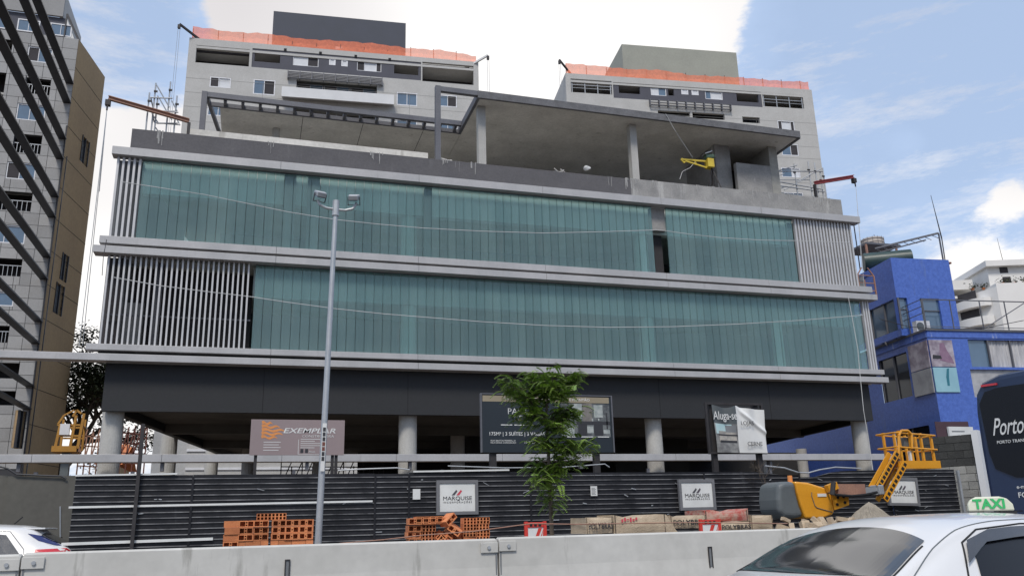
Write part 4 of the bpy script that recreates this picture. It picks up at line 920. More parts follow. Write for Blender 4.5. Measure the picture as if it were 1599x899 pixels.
p = bp(.225, .72); text('lettering', 'Aluga-se', .27, m_pw, bn, (p[0], p[1]-.06, p[2]+.0), align='CENTER', bold=.002, fit=.62)
p = bp(.74, .16); text('lettering', 'CERNE', .13, m_ink, bn, (p[0], p[1]-.05, p[2]), align='CENTER'); p = bp(.70, .60); text('lettering', 'LOJAS', .13, m_ink, bn, (p[0]-.1, p[1]-.06, p[2]+.02), align='CENTER')
x0, x1 = at(1104, 640, Y).x-ox, at(1194, 640, Y).x-ox; zt_ = at(1150, 628, Y).z; zb_ = at(1150, 708, Y).z
mb = MB(); mb.box(x0, x0+.05, .05, .11, zb_, zt_); mb.box(x1-.05, x1, .05, .11, zb_, zt_); mb.box(x0+.05, x1-.05, .05, .11, zt_-.05, zt_); mb.box(x0+.05, x1-.05, .05, .11, zb_, zb_+.05); mb.build('frame', m_iron, bn)
for px in (1121, 1191): x = at(px, 700, Y).x-ox; B('post', m_iron, bn, x-.06, x+.06, .12, .22, 0, zt_)
# ================================================================== YOUNG TREE
def leaf_quads(mb, c, size, n, spread, droop=.3):
    for i in range(n):
        p = c+Vector((random.gauss(0, spread), random.gauss(0, spread), random.gauss(0, spread*.8)))
        a = Vector((random.uniform(-1, 1), random.uniform(-1, 1), random.uniform(-.6, .3))).normalized(); b = a.cross(Vector((random.uniform(-.4, .4), random.uniform(-.4, .4), 1))).normalized()
        l = size*random.uniform(.6, 1.3); w2 = l*.34
        mb.poly([p, p+a*l*.5+b*w2, p+a*l, p+a*l*.5-b*w2])
random.seed(21); TY = 14.0
tr = thing('young_tree', 'slender young street tree with feathery green leaves in front of the dark billboard', 'tree', (4.93, TY, 0)); ox = 4.93
def tp(px, py, dy=0): p = at(px, py, TY+dy); return Vector((p.x-ox, dy, p.z))
trunk = [Vector((0.02, 0, 0)), tp(862, 825), tp(860, 780), tp(858, 730), tp(856, 690), tp(853, 650), tp(856, 615), tp(865, 590)]
mb = MB()
for i, (a, b) in enumerate(zip(trunk, trunk[1:])): mb.tube(a, b, .042-.004*i, 9, .038-.004*i, cap=False)
mb.build('trunk', m_bark, tr)
lf = MB(); br = MB()
limbs = [((856, 700), (895, 690, -.3)), ((856, 700), (925, 690, .2)), ((856, 705), (905, 715, .1)), ((853, 655), (808, 600, .2)), ((853, 655), (790, 596, -.2)), ((856, 640), (830, 585, .3)), ((856, 620), (868, 580, 0)), ((856, 620), (905, 582, .2)), ((856, 630), (890, 605, -.3)), ((853, 660), (885, 650, .3)), ((853, 665), (815, 640, -.2)), ((853, 670), (880, 668, -.35)), ((858, 730), (836, 720, .25)), ((859, 750), (845, 745, -.2)), ((858, 720), (880, 735, -.1)), ((853, 650), (900, 640, .1)), ((853, 690), (835, 690, -.2)), ((856, 625), (850, 590, -.3)), ((860, 790), (868, 778, .08)), ((859, 740), (868, 728, .1)), ((860, 765), (852, 752, -.1))]
for (sx_, sy_), (ex, ey, dy) in limbs:
    a, b = tp(sx_, sy_), tp(ex, ey, dy); mid = (a+b)/2+Vector((0, 0, .08)); br.tube(a, mid, .014, 6, .010); br.tube(mid, b, .010, 6, .005)
    L_ = (b-a).length; n = int((24+L_*62)*(1.15 if sy_ < 700 and ex < 920 else .85))
    for k in range(n):
        t_ = .25+.8*random.random(); c = (a*(1-t_)+b*t_) if t_ < 1 else b; c = c+Vector((random.gauss(0, .075), random.gauss(0, .11), random.gauss(0, .07)))
        # feathery leaf: a rachis with paired leaflets that droops at the tip
        d = Vector((random.uniform(-1, 1), random.uniform(-1, 1), random.uniform(-.2, .35))).normalized(); l = random.uniform(.12, .24); sd_ = d.cross(Vector((0, 0, 1))).normalized()
        br.tube(c, c+d*l*.6, .0022, 3, cap=False)
        for q in range(9):
            u_ = (q+1)/9; p = c+d*l*u_+Vector((0, 0, -.10*u_*u_)); ll = .060*(1-.4*u_)
            for s in (-1, 1): e = p+sd_*s*ll*1.25+d*ll*.4+Vector((0, 0, -.015)); w2 = d*ll*.42; lf.poly([p, (p+e)/2+w2, e, (p+e)/2-w2])
o = br.build('branches', m_bark, tr); o['kind'] = 'stuff'; lf.build('crown', m_leaf, tr)
# big dark tree in the gap at the left
random.seed(5); bt_ = thing('spreading_tree', 'tall spreading dark tree with sky showing through, behind the yellow lift cage', 'tree', (-22.5, 90, 0)); 
def btp(px, py, Y): p = at(px, py, Y); return Vector((p.x+22.5, Y-90, p.z))
wood = MB(); lf = MB()
base = Vector((0, 0, 0)); fork = btp(128, 690, 90)
wood.tube(base, fork, .8, 12, .6)
def grow(p, d, l, r_, n):
    q = p+d*l; wood.tube(p, q, r_, 6, r_*.7, cap=False)
    if n == 0:
        leaf_quads(lf, q, .36, 40, .72); return
    for k in range(random.choice((2, 3, 3))):
        dd = (d+Vector((random.gauss(0, .55), random.gauss(0, .5), random.gauss(.0, .22)))).normalized(); grow(q, dd, l*random.uniform(.66, .9), r_*.62, n-1)
    if n < 2: leaf_quads(lf, q, .34, 16, .7)
for tx, ty in ((100, 600), (118, 572), (150, 575), (175, 610), (205, 640), (95, 640), (222, 680), (140, 600)):
    tgt = btp(tx, ty, 90+random.uniform(-5, 5)); d = tgt-fork; grow(fork, d.normalized(), d.length*.42, .25, 4)
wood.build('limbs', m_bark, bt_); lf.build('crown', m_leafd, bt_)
# bare weed by the lift
wd_ = thing('bare_shrub', 'thin leafless shrub against the hoarding left of the lift', 'shrub', (10.2, 16.2, 0)); random.seed(9); mb = MB()
pb = at(1203, 800, 16.2); tpp = at(1200, 705, 16.2)
def twig(p, d, l, n, r_):
    q = p+d*l; mb.tube(p, q, r_, 4, r_*.7, cap=False)
    if n:
        for k in range(3): twig(q, (d+Vector((random.gauss(0, .5), random.gauss(0, .4), random.gauss(0, .3)))).normalized(), l*.72, n-1, r_*.65)
twig(Vector((pb.x-10.2, 0, 0)), Vector((-.02, 0, 1)), 1.7, 0, .014); twig(Vector((pb.x-10.24, 0, 1.7)), Vector((-.03, 0, 1)), .38, 4, .008)
mb.build('stems', m_bark, wd_)
# ================================================================== BLUE BUILDING
BF = Frame(30.68, 31.93, -6.2)
bb = thing('blue_building', 'two tier blue mosaic building with picture panels at its corner, right of the glass building', 'building', (BF.o.x, BF.o.y, 0), BF.a)
zs = BF.h(1445, 513)[1]
front = [BF.rect(1515, 531, 1640, 573), BF.rect(1519, 577, 1640, 620)]
mb = MB(); wall(mb, 0, 12, 0, zs-.42, front, 0, .25); mb.build('front_wall', m_blue, bb)
sa = R(86.5); Fs = Frame(BF.o.x, BF.o.y, -6.2+86.5)
side = [Fs.rect(1377, 556, 1420, 622), Fs.rect(1400, 672, 1460, 700)]
side = [(max(.3, min(a, b)), max(a, b), c, d) for a, b, c, d in side]
side[0] = (Fs.h(1421, 585)[0], Fs.h(1376, 590)[0], Fs.h(1398, 625)[1], Fs.h(1398, 555)[1])
side[1] = (Fs.h(1455, 690)[0], Fs.h(1400, 690)[0], .4, Fs.h(1425, 668)[1])
mb = MB(); wall(mb, 0, 13, 0, zs-.42, side, 0, -.25); mb.v = [(x, -y, z) for x, y, z in mb.v]
# the left face points to -x, so the reveals go the other way
mb = MB(); wall(mb, 0, 26, 0, zs-.42, side, 0, -.0); mb.v = [(x, 0, z) for x, y, z in mb.v]; rot_mb(mb, sa).build('side_wall', m_blue, bb)
def sidebox(name, m, a, b, d0, d1, z0, z1): return rot_mb(MB().box(a, b, -d1, -d0, z0, z1), sa).build(name, m, bb)   # d measured into the building
for q in side:
    sidebox('side_window', m_cglass, q[0], q[1], .12, .14, q[2], q[3]); f = bb.children[-1]
    for k in range(3): s = q[0]+(q[1]-q[0])*k/2; sidebox('mullion', m_steel, s-.04, s+.04, .04, .11, q[2], q[3])
    sidebox('window_head', m_blue, q[0], q[1], .03, .3, q[3], q[3]+.05)
MB().prism([(0.02, .02), (12, .02), (12, 13), (.8, 13)], zs-.42, zs-.12).build('terrace_slab', m_bluest, bb)
B('fascia_band', m_bluest, bb, -.01, 12.2, -.04, .019, zs-.42, zs-.10); MB().prism([(-.08, -.10), (12.3, -.10), (12.3, 13), (.72, 13)], zs-.10, zs).build('coping', m_steel, bb)
sidebox('fascia_band', m_bluest, .0, 13, -.04, -.005, zs-.42, zs-.101)
# picture panels round the corner
m_pk = mat('print_pink_grey', (.42, .38, .42), (.20, .16, .20), 1.6, .4, contrast=2.2); m_aq = mat('print_aqua', (.30, .52, .58), (.22, .40, .48), .8, .4); m_gy = mat('print_silver', (.40, .40, .41), (.26, .26, .27), 1.5, .4, contrast=1.6); m_mv = mat('print_mauve', (.16, .08, .14), (.28, .18, .25), 3, .5)
pz = [BF.h(1470, 612)[1], BF.h(1468, 573)[1], BF.h(1468, 531)[1]]; ps = BF.h(1490, 560)[0]
B('picture_panel', m_pk, bb, -.0, ps, -.06, -.02, pz[1]+.02, pz[2]); B('picture_panel', m_aq, bb, 0, ps, -.06, -.02, pz[0], pz[1]-.02)
q0 = Fs.h(1425, 580)[0]
sidebox('picture_panel', m_pk, .03, q0, -.06, -.02, pz[1]+.02, pz[2]); sidebox('picture_panel', m_gy, .03, q0, -.06, -.02, pz[0], pz[1]-.02)
# generic bather and lounging shapes printed on the panels
def blob(pts, m, y=-.066, side_=False):
    mb = MB(); mb.poly([(x, y, z) for x, z in pts])
    if side_: mb.v = [(x, -y-.0, z) for x, y, z in mb.v]; rot_mb(mb, sa)
    mb.build('printed_shape', m, bb)
zA, hA = pz[1], pz[2]-pz[1]
blob([(ps*.35, zA+hA*.25), (ps*.55, zA+hA*.2), (ps*.95, zA+hA*.12), (ps*.9, zA+hA*.3), (ps*.72, zA+hA*.62), (ps*.62, zA+hA*.9), (ps*.45, zA+hA*.88), (ps*.4, zA+hA*.6)], m_mv)
blob([(ps*.05, zA+hA*.3), (ps*.45, zA+hA*.3), (ps*.42, zA+hA*.42), (ps*.08, zA+hA*.45)], m_ink, -.068)
zB, hB = pz[0], pz[1]-pz[0]
blob([(ps*.5, zB+hB*.25), (ps*.6, zB+hB*.25), (ps*.62, zB+hB*.6), (ps*.68, zB+hB*.95), (ps*.58, zB+hB*.93), (ps*.5, zB+hB*.6)], mat('print_teal', (.03, .18, .24)), -.066)
blob([(q0*.3, zA+.1), (q0*.8, zA+.15), (q0*.85, zA+hA*.45), (q0*.6, zA+hA*.8), (q0*.4, zA+hA*.75), (q0*.2, zA+hA*.4)], m_mv, .066, True)
blob([(q0*.15, zB+hB*.1), (q0*.5, zB+hB*.1), (q0*.45, zB+hB*.4), (q0*.2, zB+hB*.45)], m_mv, .066, True); blob([(q0*.62, zB+hB*.5), (q0*.75, zB+hB*.5), (q0*.6, zB+hB*.9), (q0*.52, zB+hB*.85)], m_ink, .066, True)
# right hand window with pale curtains
w_ = front[0]; a0 = BF.h(1546, 550)[0]
B('window_glass', m_wglass, bb, w_[0], a0, .12, .14, w_[2], w_[3]); mb = MB(); m_cur = mat('pale_curtain', (.56, .55, .55), (.34, .34, .36), 5, .8, streak=.95, contrast=1.6)
n = 70
for i in range(n):
    x0, x1 = a0+(w_[1]-a0)*i/n, a0+(w_[1]-a0)*(i+1)/n; y0, y1 = .16+.03*math.sin(i*1.7), .16+.03*math.sin((i+1)*1.7); mb.poly([(x0, y0, w_[2]), (x1, y1, w_[2]), (x1, y1, w_[3]), (x0, y0, w_[3])])
mb.build('curtain', m_cur, bb)
for px in (1507, 1546, 1581): s = BF.h(px, 550)[0]; B('mullion', m_steel, bb, s-.035, s+.035, .02, .11, w_[2], w_[3])
w_ = front[1]; B('lower_window', m_gy, bb, w_[0], w_[1], .12, .14, w_[2], w_[3])
q = BF.rect(1462, 658, 1514, 690); B('door_head', mat('maroon_panel', (.07, .035, .045), rough=.6), bb, q[0], q[1], -.03, -.003, 0, q[3])
# upper box, set back on the terrace
UB = 1.5; s0, s1 = BF.h(1398, 450, UB)[0], BF.h(1491, 460, UB)[0]; zt = BF.h(1435, 404, UB)[1]; zr = zs
fw_ = [BF.rect(1440, 466, 1470, 511, UB), BF.rect(1407, 468, 1421, 520, UB)]
fw_[1] = (s0+.0, fw_[1][1], zr+.35, fw_[0][3]); fw_[0] = (fw_[0][0], fw_[0][1], zr+.25, fw_[0][3])
mb = MB(); wall(mb, s0, s1, zr, zt, fw_, UB, .25); mb.box(s1-.3, s1-.002, UB+.002, UB+7, zr, zt); mb.box(s0+.1, s1-.3, UB+.2, UB+7, zt-.3, zt-.02)
mb.build('upper_wall', m_blue, bb)
mb = MB(); hl = [(.0, 5.2, fw_[1][2], fw_[1][3])]; wall(mb, 0, 8, zr, zt, hl, 0, 0); mb.v = [(x, 0, z) for x, y, z in mb.v]; rot_mb(mb, sa); mb.v = [(x+s0, y+UB, z) for x, y, z in mb.v]; mb.build('upper_side_wall', m_blue, bb)
mb = MB().box(0.02, 5.2, -.14, -.12, hl[0][2], hl[0][3]); rot_mb(mb, sa); mb.v = [(x+s0, y+UB, z) for x, y, z in mb.v]; mb.build('side_window', m_wglass, bb)
for k in range(5):
    mb = MB().box(k*1.3-.03, k*1.3+.03, -.11, -.02, hl[0][2], hl[0][3]); rot_mb(mb, sa); mb.v = [(x+s0, y+UB, z) for x, y, z in mb.v]; mb.build('mullion', m_steel, bb)
for q in fw_: B('window_glass', m_wglass, bb, q[0]+.02, q[1], UB+.12, UB+.14, q[2], q[3]); B('transom', m_steel, bb, q[0], q[1], UB+.06, UB+.11, (q[2]+q[3])/2+.2, (q[2]+q[3])/2+.24)
B('curtain', m_cur, bb, fw_[0][0]+.05, fw_[0][0]+.3, UB+.16, UB+.2, fw_[0][2], fw_[0][3]); B('curtain', m_cur, bb, fw_[0][1]-.3, fw_[0][1]-.05, UB+.16, UB+.2, fw_[0][2], fw_[0][3])
# railing along the terrace edge
mb = MB(); zr1 = BF.h(1520, 470)[1]; zr0 = zs+.04
sp = [(0.05, 0)]+[(x, 0) for x in (1.55, 3.2, 4.6, 6.1, 7.6, 9, 10.5, 12)]
for x, y in sp: mb.box(x-.02, x+.02, -.02, .02, zs, zr1)
mb.box(0, 12, -.025, .025, zr1, zr1+.045); mb.box(0, 12, -.012, .012, zs+.10, zs+.13); mb.beam((3.3, .0, zs+.1), (7.5, 0, zr1+.9), .04, .04)
c_, s_ = math.cos(sa), math.sin(sa)
for k in range(11): d = k*1.25; mb.box(d*c_-.02, d*c_+.02, d*s_-.02, d*s_+.02, zs, zr1)
for z in (zr1+.02, zr1-.32, zr1-.66): mb.beam((0, 0, z), (13*c_, 13*s_, z), .03, .03)
mb.build('terrace_railing', m_steel, bb)
o = B('air_conditioner', m_frame, bb, .1, .85, .75, 1.05, zs+.03, zs+.58); MB().tube((.3, .745, zs+.3), (.3, .72, zs+.3), .2, 16).build('fan_grille', m_grey, o)
rag = thing('hanging_rag', 'small pale rag caught on the edge of the blue terrace', 'rag', tuple(BF.o+BF.n*.0)); pr_ = Fs.h(1384, 535)
pp = Frame(BF.o.x, BF.o.y, -6.2+86.5); p = pp.o+pp.u*pr_[0]; mb = MB(); mb.path([(p.x-.15, p.y-.1, pr_[1]+.12), (p.x-.12, p.y-.12, pr_[1]-.1), (p.x-.02, p.y-.14, pr_[1]-.2), (p.x+.06, p.y-.16, pr_[1]-.36)], .035, 6); rag.location = (0, 0, 0); rag.location = (p.x, p.y, 0); mb.v = [(x-p.x, y-p.y, z) for x, y, z in mb.v]; mb.build('cloth', m_pw, rag)
# roof things on the blue building
def loc(F, s, d): return F.o+F.u*s+F.n*d
p = loc(BF, (s0+s1)/2+.1, 3.2)
rv = BF.rect(1412, 388, 1455, 404, 3.0)
tk = thing('water_drum', 'large dark green drum lying on the blue building roof', 'tank', (p.x, p.y, zt), BF.a)
MB().tube((-1.6, .8, .52), (.55, -.2, .52), .50, 28).build('drum', mat('drum_green', (.02, .05, .045), (.012, .03, .028), 3, .4), tk); MB().tube((.551, -.2, .52), (.58, -.214, .52), .46, 28).build('drum_end', mat('drum_end', (.03, .08, .07), rough=.4), tk)
for x in (-1.3, .1): B('cradle', m_steel, tk, x-.05, x+.05, -.4, 1.0, -.02, .12)
p = loc(BF, 0, 3.4)
a_, b_ = at(1367, 388, 35.6), at(1466, 364, 33.8)
gp = thing('leaning_gantry', 'long lattice beam sloping up over the green drum on the blue roof', 'beam', (a_.x, a_.y, zt)); 
A0 = Vector((0, 0, a_.z-zt)); A1 = b_-Vector((a_.x, a_.y, zt)); mb = MB(); mb.beam(A0, A1, .09, .09); mb.beam(A0+Vector((0, 0, -.28)), A1+Vector((-.9, 0, -.45)), .06, .06)
for k in range(9): t_ = k/9; mb.tube(A0.lerp(A1, t_)+Vector((0, 0, -.02)), A0.lerp(A1, t_+.1)+Vector((0, 0, -.28)), .018, 5)
mb.build('lattice_beam', m_steel, gp); MB().beam(A1+Vector((0, 0, 0)), (A1.x, A1.y, 0), .06, .06).build('prop', m_steel, gp)
c0, c1, c2 = at(1475, 400, 33.8), at(1471, 372, 33.8), at(1454, 305, 33.8)
an = thing('roof_antenna', 'thin leaning antenna mast at the right corner of the blue roof', 'antenna', (c0.x, c0.y, zt))
MB().tube((0, 0, 0), (c1.x-c0.x, 0, c1.z-zt), .028, 6).tube((c1.x-c0.x, 0, c1.z-zt), (c2.x-c0.x, 0, c2.z-zt), .035, 6, .012).build('mast', m_iron, an); MB().box(-.3, .2, -.2, .2, 0, .09).build('foot', m_rust, an)
# water tank tower between the buildings
wx, wy = at(1365, 400, 41).x, 41.0
wt = thing('water_tower', 'pale round water tank on a rusty steel platform beside the blue roof', 'water tank', (wx, wy, 0)); zp = at(1363, 389, 41).z
B('platform', m_steel, wt, at(1335, 385, 41).x-wx, at(1386, 385, 41).x-wx, -1.1, 1.1, zp-.10, zp+.02)
tx0, tx1 = at(1349, 375, 41).x-wx, at(1376, 375, 41).x-wx; ztk = at(1362, 374, 41).z
MB().tube(((tx0+tx1)/2, 0, zp+.02), ((tx0+tx1)/2, 0, ztk), (tx1-tx0)/2, 28).build('tank', mat('tank_fibre', (.50, .44, .38), (.40, .34, .30), 4, .7), wt)
cx_ = (tx0+tx1)/2; rr_ = (tx1-tx0)/2+.02; mb = MB()
for k in range(14): a = 2*math.pi*k/14; mb.tube((cx_+rr_*math.cos(a), rr_*math.sin(a), zp), (cx_+rr_*math.cos(a), rr_*math.sin(a), ztk+.06), .012, 4)
for z in (ztk-.1, (zp+ztk)/2):
    for k in range(20): a, b = 2*math.pi*k/20, 2*math.pi*(k+1)/20; mb.tube((cx_+rr_*math.cos(a), rr_*math.sin(a), z), (cx_+rr_*math.cos(b), rr_*math.sin(b), z), .012, 4)
mb.tube((cx_+.2, 0, ztk), (cx_+.2, 0, ztk+.35), .02, 5); mb.build('tank_cage', m_steel, wt)
xs_ = [at(p_, 400, 41).x-wx for p_ in (1337, 1383)]; leg = MB().box(-.05, .05, -.05, .05, 0, zp-.1).mesh('leg', m_ochre)
for x in xs_:
    for y in (-1, 1): link('leg', leg, wt, loc=(x, y, 0))
mb = MB()
for z in (zp-1.3, zp-2.6, zp-4): mb.beam((xs_[0], -1, z), (xs_[1], -1, z+.9), .05, .05); mb.beam((xs_[0], -1, z), (xs_[1], -1, z), .05, .05)
mb.build('bracing', m_steel, wt)
x0, x1 = at(1341, 440, 33.6).x, at(1366, 440, 33.6).x; z0, z1, z2 = at(1352, 465, 33.6).z, at(1352, 430, 33.6).z, at(1352, 418, 33.6).z
lc = thing('access_cage', 'small orange steel access cage hanging beside the glass building, above the blue terrace', 'cage', ((x0+x1)/2, 33.6, 0)); hw = (x1-x0)/2; mb = MB()
for x in (-hw, hw): mb.box(x-.03, x+.03, -.03, .03, z0, z1); mb.box(x-.03, x+.03, .67, .73, z0, z1); mb.beam((x, 0, z1), (x*.35, 0, z2), .05, .05)
for k in range(4): z = z0+(z1-z0)*k/3; mb.box(-hw+.031, hw-.031, -.02, .02, z-.02, z+.02)
mb.build('cage_frame', m_ochre, lc); B('cage_floor', m_ochre, lc, -hw, hw, -.03, .73, z0-.06, z0-.031); B('hanger', m_iron, lc, -.02, .02, .3, .34, z2, z2+2.4); B('control_box', m_intd, lc, -.35, .05, .2, .5, z0+.02, z0+1.2)
# ================================================================== WHITE APARTMENTS FAR RIGHT
AF = Frame(118, 88, -20)
wa = thing('white_apartment', 'tall white apartment block with stacked rounded balconies and roof plants, at the right edge', 'building', (AF.o.x, AF.o.y, 0), AF.a)
s0_ = AF.h(1566, 500)[0]; zt_ = AF.h(1585, 441)[1]
B('front_wall', m_wapt, wa, s0_, s0_+26, 0, 14, 0, zt_)
sL_ = AF.h(1520, 500)[0]; MB().prism([(s0_-.01, 0.02), (s0_-.01, 12), (sL_+1, 12), (sL_, 7.5)], 0, zt_-.6).build('side_wall', m_wapt, wa)
bz = [AF.h(1540, y)[1] for y in (474, 503, 534, 565)]
for k, z in enumerate(bz):
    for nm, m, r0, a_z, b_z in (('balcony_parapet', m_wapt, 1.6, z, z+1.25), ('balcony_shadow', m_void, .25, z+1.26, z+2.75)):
        P0, P1 = Vector((s0_-.2, -.0)), Vector((sL_+.3, 7.2)); d = (P1-P0).normalized(); n2 = Vector((-abs(d.y), -abs(d.x))).normalized(); poly = []
        for i in range(13):
            t_ = i/12; bul = r0*math.sin(math.pi*t_)**.5 if 0 < t_ < 1 else 0; q = P0.lerp(P1, .12+.76*t_)+n2*bul; poly.append((q.x, q.y))
        if nm == 'balcony_parapet': MB().prism(poly[::-1], a_z, b_z).build(nm, m, wa)
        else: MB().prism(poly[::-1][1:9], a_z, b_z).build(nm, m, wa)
pz0 = AF.h(1585, 441)[1]; pz1 = AF.h(1590, 408)[1]; a, b = AF.h(1557, 425)[0], s0_+24
B('penthouse', m_wapt, wa, a, b, 2.5, 11, zt_, pz1-.1); B('penthouse_roof', m_wapt, wa, AF.h(1549, 412)[0], b+1, 1.6, 12, pz1-.09, pz1+.8); B('penthouse_window', m_void, wa, a+1.8, a+3.0, 2.46, 2.5, zt_+2.2, zt_+3.1); B('penthouse_window', m_void, wa, a+2.0, a+3.2, 2.46, 2.5, zt_+.3, zt_+1.6)
ap = thing('roof_aerial', 'thin tall aerial on the white apartment penthouse', 'antenna', tuple(loc(AF, AF.h(1583, 400)[0], 3)[:2])+(pz1+.8,)); MB().tube((0, 0, 0), (-.3, 0, 3.9), .05, 5, .02).build('mast', m_iron, ap)
random.seed(6)
for k in range(9):
    s = s0_-2+k*1.6; q = loc(AF, s+.3, .9+ (2.5 if k < 2 else 0)); pt = thing('roof_plant', ('first', 'second', 'third', 'fourth', 'fifth', 'sixth', 'seventh', 'eighth', 'ninth')[k]+' potted plant from the left along the white apartment roof edge', 'plant', (q.x, q.y, zt_-.05), 0, 'plants along the white apartment roof')
    mb = MB(); leaf_quads(mb, Vector((0, 0, .55)), .35, 70, .34); mb.build('foliage', m_leafd, pt); MB().tube((0, 0, 0), (0, 0, .3), .2, 8, .25).build('pot', m_brick, pt)
A2 = Frame(112, 96, -20)
w2 = thing('white_apartment', 'smaller white apartment block just right of the blue tower with sloping roof edge', 'building', (A2.o.x, A2.o.y, 0), A2.a)
s0_ = A2.h(1475, 460)[0]; s1_ = A2.h(1511, 480)[0]; z_ = A2.h(1500, 462)[1]
B('wall', m_wapt, w2, s0_, s1_, 0, 12, 0, z_); MB().prism([(s0_, -.5), (s1_+1.2, -.5), (s1_+1.2, 12), (s0_, 12)], z_+.9, z_+2.4).build('roof_band', m_wapt, w2); B('roof_wall', m_wapt, w2, s0_, s1_-1.2, .8, 11, z_, z_+.9)
B('window', m_void, w2, s1_-2.4, s1_-.5, -.05, -.01, z_-1.4, z_-.4); window(w2, (s1_-4.5, s1_-3, z_-4.5, z_-3.2), -.04)
# ================================================================== HOUSES BEHIND THE OPEN GROUND FLOOR
hs = thing('slatted_house', 'pale house with long horizontal slats seen through the open ground floor', 'house', (-8, 62, 0)); hx0, hx1 = at(293, 690, 62).x+8, at(360, 690, 62).x+8
B('wall', m_twall, hs, hx0, hx1+8, 0, 6, 0, at(320, 664, 62).z); zt_ = at(320, 668, 62).z; sm = MB().box(hx0, hx1+8, -.08, -.02, 0, .16).mesh('slat', m_frame)
for k in range(11): link('slat', sm, hs, loc=(0, 0, zt_-.35-.62*k))
for k in range(5): x = at((440, 470, 510, 600, 680)[k], 728, 62).x+8; B('dark_window', m_void, hs, x, x+1.0, -.03, -.005, 1, 3.2)
h2 = thing('tiled_roof_house', 'low house with orange tiled roof behind the yellow lift cage', 'house', (-14, 56, 0)); a, b = at(160, 700, 56), at(182, 690, 56)
B('wall', m_tan, h2, a.x+14, b.x+14, 1, 7, 0, a.z-.9); mb = MB(); z0, z1 = a.z-.9, at(190, 688, 56).z
mb.poly([(a.x+13.6, .4, z0), (b.x+14.4, .4, z0), (b.x+14.4, 4, z1), (a.x+13.6, 4, z1)]); mb.poly([(a.x+13.6, 7.6, z0), (a.x+13.6, 4, z1), (b.x+14.4, 4, z1), (b.x+14.4, 7.6, z0)]); mb.build('roof', m_brick, h2)
ts = MB().box(0, .22, 0, 4.1, 0, .09); slope = math.atan2(z1-z0, 3.6); tm = ts.mesh('roof_tile', m_brick)
n = int((b.x-a.x+.8)/.3)
for k in range(n): o = link('roof_tile', tm, h2, loc=(a.x+13.6+k*.3, .4, z0+.02)); o.rotation_euler = (slope, 0, 0)
# red steel site frames on the left
def site_frame(px0, px1, py0, py1, Y, lab, nb, m=m_rust):
    a, b = at(px0, py0, Y), at(px1, py0, Y); zt_ = a.z; t = thing('steel_site_frame', lab, 'scaffold', (a.x, Y, 0), 0, 'red oxide steel frames behind the building'); mb = MB(); wd = b.x-a.x
    for k in range(nb+1): x = wd*k/nb; mb.beam((x, 0, 0), (x, 0, zt_-.3*(k % 2)), .05, .05)
    for j in range(4): z = zt_-.32-j*.42; mb.beam((0, 0, z), (wd, 0, z-.05), .05, .05)
    for k in range(nb): mb.beam((wd*k/nb, 0, zt_-1.3), (wd*(k+1)/nb, 0, zt_-.05), .05, .05)
    mb.build('truss', m, t); return t
site_frame(128, 157, 668, 700, 40, 'rusty steel frame directly beside the yellow lift cage', 3, m_ochre)
site_frame(193, 222, 664, 700, 40, 'rusty steel frame seen just right of the first round column', 3)
t = site_frame(222, 232, 655, 700, 39, 'dark red steel stanchion pair between the first two round columns', 1)
t = site_frame(440, 600, 718, 740, 44, 'low dark site railings seen through the open ground floor', 10, m_iron)
cg = thing('lift_platform', 'yellow lift cage with white control box in front of the dark tree', 'lift platform', (at(105, 690, 38).x, 38, 0)); ox = cg.location.x
X = lambda px: at(px, 670, 38).x-ox
Z = lambda py: at(108, py, 38).z
mb = MB()
for px, top in ((90, 662), (113, 648), (125, 645)): mb.beam((X(px), 0, Z(700)), (X(px)+.1, 0, Z(top)), .10, .10)
mb.beam((X(125), 0, Z(645)), (X(117), 0, Z(640)), .08, .08); mb.beam((X(117), 0, Z(640)), (X(112), 0, Z(650)), .08, .08); mb.beam((X(90), 0, Z(662)), (X(98), 0, Z(648)), .07, .07); mb.beam((X(98), 0, Z(648)), (X(113), 0, Z(640)), .06, .06)
for py in (663, 680): mb.beam((X(90), 0, Z(py)), (X(125), 0, Z(py)), .07, .07); mb.beam((X(90), 1.0, Z(py)), (X(125), 1.0, Z(py)), .07, .07)
for px in (90, 125): mb.beam((X(px), 1.0, Z(700)), (X(px), 1.0, Z(650)), .08, .08)
mb.beam((X(90), 0, Z(663)), (X(90), 1.0, Z(663)), .06, .06); mb.beam((X(125), 0, Z(663)), (X(125), 1.0, Z(663)), .06, .06); mb.build('cage', m_yel3, cg); B('toe_board', m_yel3, cg, X(85), X(124), -.08, -.02, Z(705), Z(696)); B('floor', m_yel3, cg, X(85), X(124), -.02, 1.1, Z(705), Z(703)); B('control_box', m_frame, cg, X(95), X(110), -.14, -.02, Z(679), Z(662)); mb = MB(); mb.beam((X(105), .5, 0), (X(105), .5, Z(705)), .3, .3); mb.build('mast', m_grey, cg)
